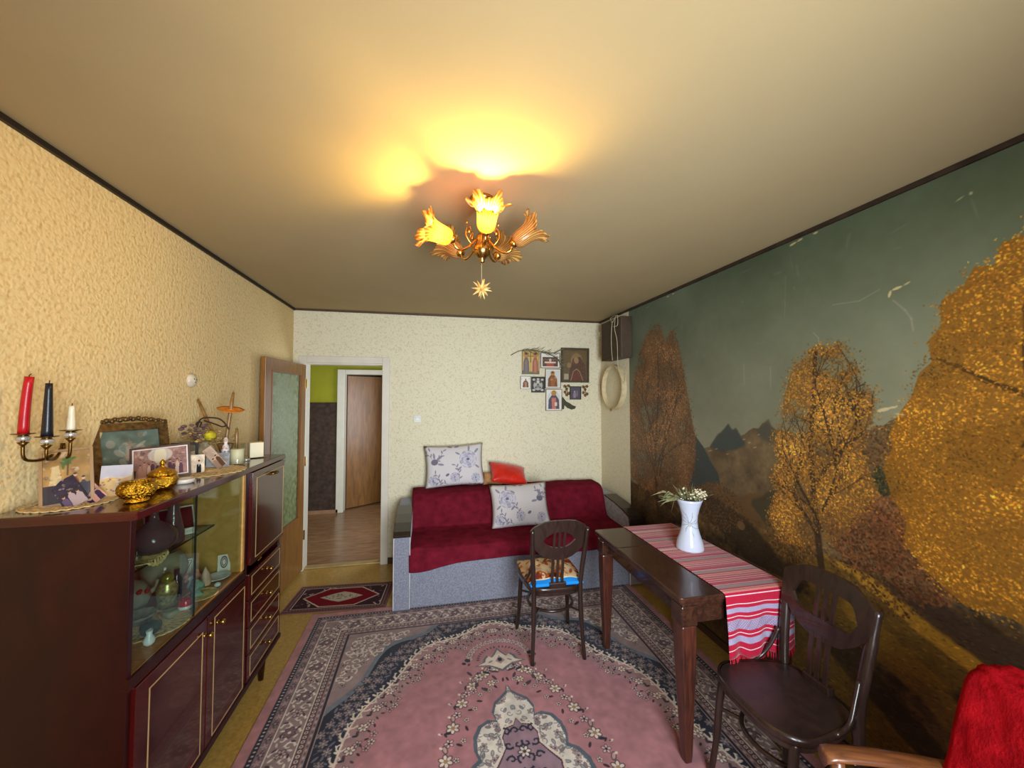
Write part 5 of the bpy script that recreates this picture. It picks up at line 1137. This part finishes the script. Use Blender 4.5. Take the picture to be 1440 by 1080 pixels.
lath('oil_cruet', 'little clear glass cruet at the near end of the glass shelf', 'bottle', -1.065, 1.735, SZ+.003, [(.014, 0), (.018, .01), (.014, .03), (.006, .045), (.008, .055), (.001, .056)], clear, part='glass_body')
# lower level
lath('glass_globe', 'round clear glass globe bowl beneath the glass shelf', 'vase', -1.165, 2.075, BZ, [(.03, 0), (.06, .02), (.082, .07), (.085, .10), (.07, .145), (.045, .168), (.042, .168), (.066, .143), (.081, .10), (.078, .07), (.055, .022), (.001, .008)], milky, part='glass_body')
def tp_extra(t, x, y, z):
    build('handle', M().tube(smoothpts([(x-.045, y-.045, z+.05), (x-.07, y-.07, z+.06), (x-.075, y-.075, z+.085), (x-.05, y-.05, z+.10)]), .005, 6), milky, t, smooth=True)
    build('spout', M().tube(smoothpts([(x+.04, y+.03, z+.05), (x+.06, y+.05, z+.07), (x+.065, y+.055, z+.10)]), [.010]*4+[.006]*5, 8), milky, t, smooth=True)
    fm_ = M(); r3 = random.Random(2)
    for k in range(10): fm_.sphere((x+.05+r3.gauss(0, .012), y-.02+r3.gauss(0, .012), z+.085+r3.gauss(0, .012)), .009, 5)
    build('red_flowers', fm_, mat('crimson', (150, 16, 34), .6), t, kind='stuff')
lath('glass_teapot', 'milky glass teapot with red flowers at the near end of the case', 'teapot', -1.175, 1.88, BZ+.004, [(.035, 0), (.06, .02), (.068, .05), (.06, .085), (.04, .11), (.03, .115), (.012, .125), (.012, .135), (.001, .14)], milky, tp_extra)
lath('lidded_jar', 'gilt and green ornamental jar with ball lid in the glass case', 'jar', -1.055, 1.90, BZ+.004, [(.028, 0), (.034, .008), (.030, .02), (.034, .05), (.036, .075), (.026, .095), (.026, .10), (.001, .10)], mat('green_gilt', (150, 140, 96), .3, .4, .35, 60, .5, 80), lambda t, x, y, z: build('lid', M().sphere((x, y, z+.115), .022, 10), mat('olive_gilt', (136, 134, 60), .25, .5, .1), t, smooth=True))
def cupx(t, x, y, z):
    build('white_band', M().lathe([(.0225, z+.004), (.0240, z+.008), (.0245, z+.016), (.0235, z+.017)], (x, y, 0), 18, ruf=lambda a, t_: .03*math.cos(6*a)), cer_white, t, smooth=True)
lath('red_cup', 'small red cup with white drips near the front of the glass case', 'cup', -.972, 1.872, BZ, [(.016, 0), (.022, .004), (.0235, .02), (.021, .036), (.016, .042), (.014, .04), (.001, .034)], mat('red_glaze', (190, 14, 34), .15, coat=.6), cupx)
doily('doily', 'large ruffled cream doily on the bottom of the glass case', -1.03, 1.765, .115, BZ, 30)
doily('doily', 'small pale green lace ruffle beside the numbered cards', -.975, 1.985, .060, BZ, 18)
lath('ruffle_bowl', 'ruffled pressed-glass bowl at the near end of the bottom doily', 'bowl', -1.075, 1.775, BZ+.006, [(.022, 0), (.028, .006), (.040, .022), (.052, .036), (.050, .036), (.036, .02), (.001, .008)], milky, ruf=lambda a, t: .08*math.cos(10*a)*min(1, t*1.6), n=60)
lath('green_trinket_box', 'round dark green trinket box beside the ruffled bowl', 'box', -.995, 1.705, BZ+.006, [(.024, 0), (.030, .004), (.032, .018), (.033, .020), (.030, .030), (.016, .038), (.001, .040)], mat('bottle_green', (44, 66, 56), .12, coat=.6, var=.15))
lath('blue_bottle', 'narrow dark teal glass bottle behind the red cup', 'bottle', -1.075, 2.0, BZ, [(.018, 0), (.02, .01), (.02, .07), (.01, .09), (.009, .11), (.011, .115), (.001, .115)], mat('teal_glass', (40, 60, 66), .1, trans=.4), part='glass_body')
def shell(t, x, y, z):
    m = M(); r3 = random.Random(5)
    for k in range(16): a = r3.uniform(0, 6.3); m.sphere((x+.022*math.cos(a), y+.022*math.sin(a), z+.03+.03*r3.random()), r3.uniform(.007, .012), 5)
    build('petals', m, mat('coral_pink', (206, 136, 116), .5, 0, .2), t, kind='stuff')
lath('pink_rose_ornament', 'coral pink porcelain rose cluster behind the numbered cards', 'ornament', -1.06, 2.085, BZ, [(.022, 0), (.018, .01), (.012, .03), (.02, .04), (.001, .05)], cer_white, shell)
lath('green_bird_ornament', 'blue-green glass ornament on the pale green lace', 'ornament', -.985, 1.975, BZ+.004, [(.02, 0), (.024, .006), (.012, .02), (.026, .036), (.024, .05), (.008, .066), (.001, .07)], mat('sea_green', (116, 142, 128), .25, 0, .3, 50), ruf=lambda a, t: .12*math.cos(4*a))
lath('shell_ornament', 'pale pink conch-like ornament leaning by the oval dish', 'ornament', -1.005, 2.08, BZ, [(.018, 0), (.024, .01), (.022, .03), (.014, .055), (.006, .075), (.001, .085)], mat('shell_pink', (206, 168, 150), .4, 0, .15, 40), ruf=lambda a, t: .1*math.cos(3*a+t*8))
lath('oval_dish', 'white oval dish lying beside the card with the figure zero', 'dish', -.985, 2.145, BZ, [(.03, 0), (.045, .006), (.055, .014), (.053, .015), (.04, .008), (.001, .004)], cer_white)
lath('salt_pot', 'tiny white round pot in front of the oval dish', 'pot', -.945, 2.06, BZ, [(.009, 0), (.013, .006), (.012, .014), (.005, .018), (.001, .02)], cer_white)
lath('frosted_bowl', 'little frosted glass bowl with two white flowers left of the red cup', 'bowl', -.985, 1.80, BZ+.004, [(.012, 0), (.018, .006), (.026, .02), (.022, .03), (.018, .03), (.001, .02)], milky, ruf=lambda a, t: .12*math.cos(5*a)*t)
lath('bud_vase', 'small white bud vase at the near front of the glass case', 'vase', -.955, 1.63, BZ, [(.010, 0), (.016, .008), (.018, .02), (.008, .036), (.010, .05), (.007, .05), (.001, .04)], cer_white)
def numcard(ch):
    c = Cv(0, .06, 0, .10, .0008, (226, 218, 212)); dk = (96, 70, 84)
    for k in range(9): c.line([(.010+k*.0045, .016), (.013+k*.0045, .020)], .0016, dk, .7)
    if ch == '0':
        for s, col in ((.021, dk), (.0165, (206, 196, 200)), (.0125, dk), (.0095, (226, 218, 212))): c.ell(.03, .060, s*.85, s*1.6, 0, col)
    else:
        for w, col in ((.014, dk), (.008, (206, 196, 200)), (.003, (226, 218, 212))): c.line([(.014, .086), (.046, .086), (.024, .034)], w, col)
    return c
card('number_card', 'white card printed with outlined figure 0 beside the tan end panel', .052, .088, numcard('0'), (-.985, 2.203, BZ+.002), 4, 14, 0, cat='card', group='number cards in the glass case', th=.003)
card('number_card', 'white card printed with outlined figure 7 behind the glass ornaments', .052, .088, numcard('7'), (-1.13, 2.175, BZ+.002), 6, 35, 0, cat='card', group='number cards in the glass case', th=.003)

# ---------------------------------------------------------------- vase with dried flowers on the table
vt = thing('white_vase', 'white waisted porcelain vase with a blue-green sprig on the striped runner', 'vase', (1.505, 2.035, .7735))
vp = [(.066, 0), (.076, .004), (.077, .012), (.070, .05), (.056, .09), (.046, .13), (.043, .165), (.046, .20), (.056, .24), (.068, .275), (.074, .292), (.071, .292), (.053, .24), (.042, .19), (.040, .15), (.001, .12)]
def pvase():
    c = Cv(-.09, .09, 0, .30, .001, (184, 190, 204)); g = (96, 112, 112)
    for a, L in ((1.2, .07), (1.9, .09), (.5, .045), (2.7, .05), (4.1, .05), (4.9, .07), (5.6, .06), (3.4, .045), (.1, .05), (2.2, .06)):
        x, y = .0, .155; c.line([(x, y), (x+L*.5*math.cos(a), y+L*.5*math.sin(a)), (x+L*math.cos(a+.15), y+L*math.sin(a+.15))], .0022, g, .9, .0008)
        c.ell(x+L*.6*math.cos(a), y+L*.6*math.sin(a), .010, .003, a, (150, 162, 160), .8)
    c.ell(0, .155, .006, .006, 0, (176, 180, 150)); return c
dirv = Vector((1.505, 2.035)).normalized()
build('vase_body', M().lathe([(r, z) for r, z in vp], (0, 0, 0), 48), imat('sprig_porcelain', pvase(), .12, coat=.6), vt, world=False, smooth=True, uv=lambda p: (((p.x*dirv.y-p.y*dirv.x)+.09)/.18, p.z/.30))
bq = thing('dried_bouquet', 'dried grasses and small white blossoms standing in the white vase', 'bouquet', (1.505, 2.035, 1.02))
stm = M(); lv = M(); wb = M(); rr = random.Random(33)
for k in range(60):
    a = rr.uniform(0, 2*PI); L = rr.uniform(.06, .14); o_ = rr.uniform(.3, 1.0); p0 = Vector((.02*math.cos(a), .02*math.sin(a), -.06)); p1 = Vector((.055*math.cos(a)*o_, .055*math.sin(a)*o_, .045)); p2 = Vector((L*math.cos(a)*o_, L*math.sin(a)*o_, .05+.07*rr.random()))
    stm.tube([p0, p1, p2], [.0014, .0012, .0006], 4)
    lv.add([p1, p1+Vector((.006, 0, .02)), p2, p1+Vector((-.006, 0, .02))], [(0, 1, 2, 3)])
for k in range(14):
    a = PI+rr.uniform(-.5, .6); p1 = Vector((-.05, .0, .045)); L = rr.uniform(.12, .20); p2 = p1+Vector((L*.6*math.cos(a), L*.6*math.sin(a), rr.uniform(-.01, .05))); p3 = p1+Vector((L*math.cos(a), L*math.sin(a), rr.uniform(-.05, .03)))
    stm.tube([(0, 0, -.05), p1, p2, p3], [.0015, .0015, .001, .0005], 4); lv.add([p1, p2+Vector((0, 0, .006)), p3, p2-Vector((0, 0, .004))], [(0, 1, 2, 3)])
for k in range(110):
    d = Vector((rr.gauss(.048, .018), rr.gauss(-.02, .018), rr.gauss(.068, .016))) if k < 84 else Vector((rr.gauss(.0, .03), rr.gauss(-.01, .02), rr.gauss(.075, .014)))
    wb.sphere(d, rr.uniform(.0042, .0078), 4, .7); 
    if k % 3 == 0: stm.tube([(0, 0, -.03), d*.6, d], .0009, 4)
build('dry_stems', stm, mat('olive_stems', (104, 94, 58), .9, 0, .2, 60), bq, world=False, kind='stuff')
build('dry_leaves', lv, mat('grey_green_leaves', (112, 112, 74), .9, 0, .25, 60), bq, world=False, kind='stuff', solid=.0006)
build('white_blossoms', wb, mat('dry_white_petals', (214, 204, 172), .9, 0, .1, 60), bq, world=False, kind='stuff', smooth=True)

# ---------------------------------------------------------------- icons on the back wall
def icon(kind, w, h):
    c = Cv(0, w, 0, h, .0022, (226, 220, 206)); g = (176, 130, 50)
    def saint(x, y0, y1, wd, robe, robe2, halo=True):
        hh = y1-y0; c.poly([(x-wd*.5, y0), (x-wd*.46, y0+hh*.5), (x-wd*.2, y0+hh*.74), (x+wd*.2, y0+hh*.74), (x+wd*.46, y0+hh*.5), (x+wd*.5, y0)], robe)
        c.poly([(x-wd*.16, y0), (x-wd*.2, y0+hh*.6), (x+wd*.2, y0+hh*.6), (x+wd*.22, y0)], robe2)
        if halo: c.ell(x, y0+hh*.86, hh*.15, hh*.15, 0, g)
        c.ell(x, y0+hh*.84, hh*.075, hh*.10, 0, (170, 120, 84)); c.ell(x, y0+hh*.90, hh*.08, hh*.05, 0, (86, 56, 40))
        c.ell(x-wd*.1, y0+hh*.45, wd*.12, wd*.09, .4, (176, 128, 90))
    if kind == 'pair':
        c.a[:] = np.array((196, 166, 96))/255.; c.rect(0, 0, w, h*.14, (110, 110, 80)); saint(w*.24, h*.06, h*.98, w*.36, (104, 96, 100), (130, 110, 100)); saint(w*.78, h*.06, h*.98, w*.36, (158, 92, 74), (176, 120, 90)); c.line([(w*.5, h*.12), (w*.5, h*.95)], w*.05, (110, 84, 44)); c.line([(w*.36, h*.78), (w*.64, h*.78)], w*.04, (110, 84, 44)); c.rect(w*.42, h*.1, w*.6, h*.5, (200, 170, 90), .8)
    elif kind == 'supper':
        c.rect(w*.08, h*.08, w*.92, h*.74, (92, 70, 56)); 
        for k in range(9): c.ell(w*(.14+.09*k), h*(.58+.05*(k % 2)), w*.035, h*.07, 0, (60, 44, 40)); c.ell(w*(.14+.09*k), h*(.55+.05*(k % 2)), w*.02, h*.04, 0, (190, 140, 100))
        c.rect(w*.2, h*.30, w*.8, h*.42, (214, 196, 176)); c.rect(w*.3, h*.08, w*.7, h*.3, (170, 80, 60)); c.ell(w*.5, h*.52, w*.07, h*.12, 0, (200, 180, 150))
    elif kind == 'mother': 
        c.rect(w*.06, h*.05, w*.94, h*.95, (202, 204, 198)); saint(w*.48, h*.06, h*.92, w*.66, (128, 76, 40), (146, 96, 52)); c.ell(w*.68, h*.56, w*.07, h*.055, 0, (186, 136, 90)); c.ell(w*.64, h*.42, w*.11, h*.10, 0, (156, 96, 44))
    elif kind == 'bishop':
        c.poly([(w*.1, h*.05), (w*.1, h*.72), (w*.3, h*.92), (w*.7, h*.92), (w*.9, h*.72), (w*.9, h*.05)], (202, 204, 200)); saint(w*.5, h*.06, h*.96, w*.72, (84, 74, 88), (190, 110, 100)); c.rect(w*.55, h*.2, w*.72, h*.38, (206, 200, 180)); c.ell(w*.5, h*.86, w*.1, h*.05, 0, g)
    elif kind == 'small': saint(w*.52, h*.12, h*.86, w*.6, (112, 70, 44), (170, 120, 90), False); c.ell(w*.12, h*.8, w*.03, h*.03, 0, (150, 60, 50)); c.ell(w*.88, h*.8, w*.03, h*.03, 0, (150, 60, 50))
    elif kind == 'silver':
        c.a[:] = np.array((56, 52, 44))/255.; c.ell(w*.5, h*.45, w*.40, h*.36, 0, (172, 168, 158))
        for (x, y) in ((.15, .85), (.85, .85), (.15, .12), (.85, .12), (.5, .88)): c.ell(w*x, h*y, w*.13, h*.08, 0, (186, 182, 170))
        for (x, y) in ((.3, .68), (.7, .68), (.5, .5), (.32, .3), (.68, .3)): c.ell(w*x, h*y, w*.09, h*.08, 0, (90, 82, 72))
        c.ell(w*.5, h*.36, w*.2, h*.1, 0, (130, 124, 114)); c.ell(w*.5, h*.70, w*.08, h*.08, 0, (206, 200, 186))
    elif kind == 'big':
        c.a[:] = np.array((92, 76, 48))/255.; f = fbm(c.h, c.w, 6, 4, 77, 1); c.a *= (.85+.3*f[..., None]); c.rect(w*.04, h*.04, w*.96, h*.96, (110, 90, 60), .6)
        c.ell(w*.56, h*.66, w*.24, h*.24, 0, (134, 108, 70)); c.poly([(w*.2, 0), (w*.3, h*.4), (w*.42, h*.72), (w*.7, h*.78), (w*.92, h*.5), (w*.95, 0)], (88, 62, 48)); c.ell(w*.55, h*.66, w*.10, h*.11, .2, (150, 118, 80)); c.ell(w*.26, h*.5, w*.09, h*.09, 0, (140, 112, 76)); c.poly([(w*.36, 0), (w*.44, h*.3), (w*.56, h*.36), (w*.68, h*.3), (w*.80, 0)], (104, 60, 48)); c.line([(w*.33, 0), (w*.43, h*.3), (w*.56, h*.38), (w*.69, h*.3), (w*.83, 0)], w*.02, (170, 146, 100)); c.rect(w*.06, h*.04, w*.24, h*.22, (160, 152, 122))
        for k in range(40): c.ell(R.uniform(.1, .9)*w, R.uniform(.1, .9)*h, w*.02, h*.01, R.random()*3, (150, 124, 84), .6)
    elif kind == 'dark':
        c.a[:] = np.array((84, 76, 84))/255.; c.ell(w*.42, h*.6, w*.08, h*.08, 0, (176, 160, 156)); c.ell(w*.42, h*.3, w*.16, h*.26, 0, (134, 122, 134)); c.ell(w*.68, h*.45, w*.1, h*.3, 0, (116, 100, 112))
    return c
gfr = 'icons hung on the back wall'
def wicon(kind, label, x0, x1, z0, z1, fw, fm):
    w, h = x1-x0-2*fw, z1-z0-2*fw
    return card('icon', label, w, h, icon(kind, w, h), ((x0+x1)/2, YB-.012, z0+fw), -1.5, 0, 0, th=.006, frame=1, fw=fw, fm=fm, cat='icon', group=gfr, gloss=.45)
fr_t = mat('thin_brown_rim', (104, 76, 50), .5); fr_dk = mat('black_green_rim', (38, 40, 32), .4); fr_big = mat('olive_brown_frame', (70, 58, 36), .5, 0, .15, 30)
wicon('pair', 'icon of two robed standing saints with a cross between them', .99, 1.185, 1.915, 2.17, .003, fr_t)
wicon('supper', 'wide icon showing many figures seated around a table', 1.20, 1.425, 1.985, 2.155, .006, fr_t)
wicon('mother', 'white-bordered icon of a brown-robed mother holding a child', 1.253, 1.432, 1.762, 1.975, .005, fr_t)
wicon('small', 'smallest cream icon with a single brown figure, at the group\'s left', .972, 1.087, 1.752, 1.892, .003, fr_t)
wicon('silver', 'black-rimmed icon with silver relief beside the smallest cream icon', 1.095, 1.248, 1.715, 1.888, .009, fr_dk)
wicon('bishop', 'lowest white-bordered icon of a bearded figure in dark checked robe', 1.258, 1.446, 1.516, 1.752, .005, fr_t)
wicon('big', 'largest dark olive icon of mother and child under the branch', 1.436, 1.768, 1.828, 2.215, .020, fr_big)
wicon('dark', 'small dark violet icon between two little brass blossoms', 1.54, 1.672, 1.638, 1.785, .008, fr_dk)
for x, z, lab in ((1.503, 1.74, 'little brass blossom bracket left of the dark violet icon'), (1.722, 1.735, 'little brass blossom bracket right of the dark violet icon')):
    t = thing('brass_blossom', lab, 'wall ornament', (x, YB-.012, z), 0, 'brass blossoms on the back wall'); m = M()
    m.tube(smoothpts([(x-.008, YB-.012, z-.055), (x+.010, YB-.014, z-.02), (x-.012, YB-.014, z+.02), (x+.008, YB-.012, z+.055)], 4), .004, 6)
    for dx, dz in ((-.022, .045), (.022, .05), (0, .015), (-.02, -.02), (.024, -.035), (.0, -.05)):
        m.lathe([(.006, 0), (.015, .003), (.017, .006), (.006, .007)], (x+dx, YB-.010, z+dz), 10, Matrix.Rotation(PI/2, 4, 'X'), ruf=lambda a, t_: .2*math.cos(5*a))
    build('blossoms', m, mat('bronze_flowers', (124, 86, 48), .4, .5, .2, 60), t, smooth=True, kind='stuff')
lf_ = M().prism([(1.452, 1.62), (1.448, 1.53), (1.470, 1.53), (1.478, 1.575), (1.51, 1.545), (1.56, 1.525), (1.60, 1.535), (1.613, 1.56), (1.57, 1.575), (1.535, 1.60), (1.50, 1.615), (1.455, 1.67)], YB-.014, YB-.006, 'y')
build('dark_leaf', lf_, mat('olive_dark_leaf', (60, 60, 36), .6, 0, .15, 30), label='dark green two-lobed dried leaf beside the lowest icon', cat='leaf', bevel=.002)
bn = thing('dry_branch', 'long thin dry branch arching over the icons', 'branch', (1.2, YB-.03, 2.16)); m = M(); yb_ = YB-.032
main = smoothpts([(.862, yb_, 2.115), (.96, yb_, 2.165), (1.08, yb_, 2.178), (1.2, yb_, 2.165), (1.32, yb_, 2.13), (1.40, yb_, 2.07), (1.445, yb_, 2.0)], 5)
m.tube(main, [.004]*10+[.005]*30, 6); build('stem', m, mat('grey_branch', (96, 84, 62), .8, 0, .2, 40), bn)
lm = M(); r4 = random.Random(8)
for p in main[6:-1]:
    for s in (-1, 1):
        a = r4.uniform(.2, .7)*s-.1; L = r4.uniform(.05, .11); q = p+Vector((L*math.cos(a)*.95, r4.uniform(-.01, .005), L*math.sin(a))); md = p.lerp(q, .5)
        lm.add([p, md+Vector((0, 0, .004)), q, md-Vector((0, 0, .004))], [(0, 1, 2, 3)])
lm.tube(smoothpts([(1.2, yb_, 2.165), (1.33, yb_, 2.15), (1.40, yb_-.01, 2.175), (1.46, yb_-.012, 2.205)], 4), .005, 6)
build('leaves', lm, mat('dry_olive_leaf', (104, 100, 72), .8, 0, .2, 40), bn, kind='stuff', solid=.001)
# switch, wall rosette
sw = thing('light_switch', 'white square light switch on the back wall beside the doorway', 'switch', (-.112, YB-.01, 1.442))
build('plate', M().box(-.148, -.076, YB-.010, YB-.0005, 1.406, 1.478), mat('switch_plastic', (206, 206, 196), .35), sw, bevel=.004); build('rocker', M().box(-.132, -.092, YB-.016, YB-.010, 1.420, 1.464), MC['switch_plastic'], sw, bevel=.003)
build('rocker_gap', M().box(-.133, -.091, YB-.0112, YB-.0101, 1.441, 1.443), fr_black, sw)
rs_ = thing('wall_rosette', 'round cream ceramic rosette on the left wall above the dried flowers', 'wall ornament', (XL, 2.463, 1.754)); ry = Matrix.Rotation(PI/2, 4, 'Y')
build('disc', M().lathe([(.036, 0), (.040, .006), (.034, .018), (.020, .026), (.001, .028)], (XL, 2.463, 1.754), 22, ry), mat('cream_ceramic', (214, 202, 176), .35, 0, .08, 40), rs_, smooth=True)
for dy, dz in ((-.010, .008), (.010, .006), (0, -.010)): build('hole', M().lathe([(.0035, .0255), (.0035, .028)], (XL, 2.463+dy, 1.754+dz), 8, ry), fr_black, rs_)
build('cord', M().tube(smoothpts([(XL+.004, 2.463, 1.722), (XL+.006, 2.475, 1.62), (XL+.005, 2.47, 1.50), (XL+.006, 2.475, 1.33)]), .0012, 5), mat('pale_cord', (190, 170, 130), .8), rs_)

# ---------------------------------------------------------------- wall box and hoop on the right wall
bxo = thing('loudspeaker', 'dark brown box hung high in the corner with loose pale wires', 'speaker', (1.86, 3.62, 2.045))
dkb = wood('dark_box_veneer', (58, 44, 30), (78, 60, 42), .5, (1, 8, 1))
build('cabinet', M().box(1.80, 1.912, 3.395, 3.835, 2.045, 2.445), dkb, bxo, bevel=.004)
build('front_cloth', M().box(1.796, 1.80, 3.41, 3.82, 2.06, 2.43), mat('brown_cloth', (72, 58, 42), .9, 0, .08, 60, .4, 260), bxo)
cl = mat('cream_flex', (196, 184, 150), .6)
for pts in ([(1.792, 3.56, 2.43), (1.775, 3.55, 2.30), (1.785, 3.57, 2.15), (1.79, 3.56, 2.03)], [(1.792, 3.50, 2.44), (1.77, 3.47, 2.33), (1.785, 3.45, 2.2), (1.80, 3.46, 1.95), (1.84, 3.43, 1.80), (1.85, 3.40, 1.90)], [(1.80, 3.62, 2.47), (1.77, 3.52, 2.40), (1.78, 3.44, 2.46), (1.775, 3.42, 2.36), (1.78, 3.52, 2.36)], [(1.82, 3.7, 2.449), (1.81, 3.6, 2.475), (1.80, 3.5, 2.47), (1.80, 3.42, 2.449)]):
    build('wire', M().tube(smoothpts(pts, 6), .0028, 6), cl, bxo, smooth=True)
for y in (3.84,):
    build('bracket', M().tube([(1.80, y, 2.36), (1.785, y+.012, 2.36), (1.785, y+.012, 2.32), (1.80, y, 2.32)], .003, 6), cl, bxo)
hp = thing('sieve_hoop', 'pale round wooden hoop hanging on the wall below the speaker box', 'hoop', (1.89, 3.70, 1.76)); ry = Matrix.Rotation(PI/2, 4, 'Y') @ Matrix.Rotation(.05, 4, 'X')
hm_ = mat('pale_bent_wood', (206, 188, 146), .5, 0, .08, 20)
build('hoop', M().loft([[ (lambda v: (1.862+v.x, 3.68+v.y, 1.765+v.z))(Matrix.Rotation(PI/2, 3, 'Y') @ Vector((r*math.cos(2*PI*j/56), r*math.sin(2*PI*j/56), z))) for j in range(56)] for r, z in ((.232, -.026), (.232, .02), (.225, .02), (.225, -.026), (.232, -.026))], True, False), hm_, hp, smooth=False)
build('inner_ring', M().loft([[ (lambda v: (1.862+v.x, 3.68+v.y, 1.765+v.z))(Matrix.Rotation(PI/2, 3, 'Y') @ Vector((r*math.cos(2*PI*j/56), r*math.sin(2*PI*j/56), z))) for j in range(56)] for r, z in ((.2245, -.030), (.2245, -.012), (.219, -.012), (.219, -.030), (.2245, -.030))], True, False), hm_, hp)
build('clasp', M().box(1.822, 1.832, 3.67, 3.695, 1.520, 1.545), brass_dk, hp, bevel=.002)

ANG = math.radians(-22); TR = Matrix.Translation((1.172, .485, 0)) @ Matrix.Rotation(ANG, 4, 'Z') @ Matrix.Translation((-1.35, -.52, 0))
for o in (ac, bpy.data.objects['armchair_throw']):
    o.location = TR @ o.location; o.rotation_euler = (0, 0, ANG)
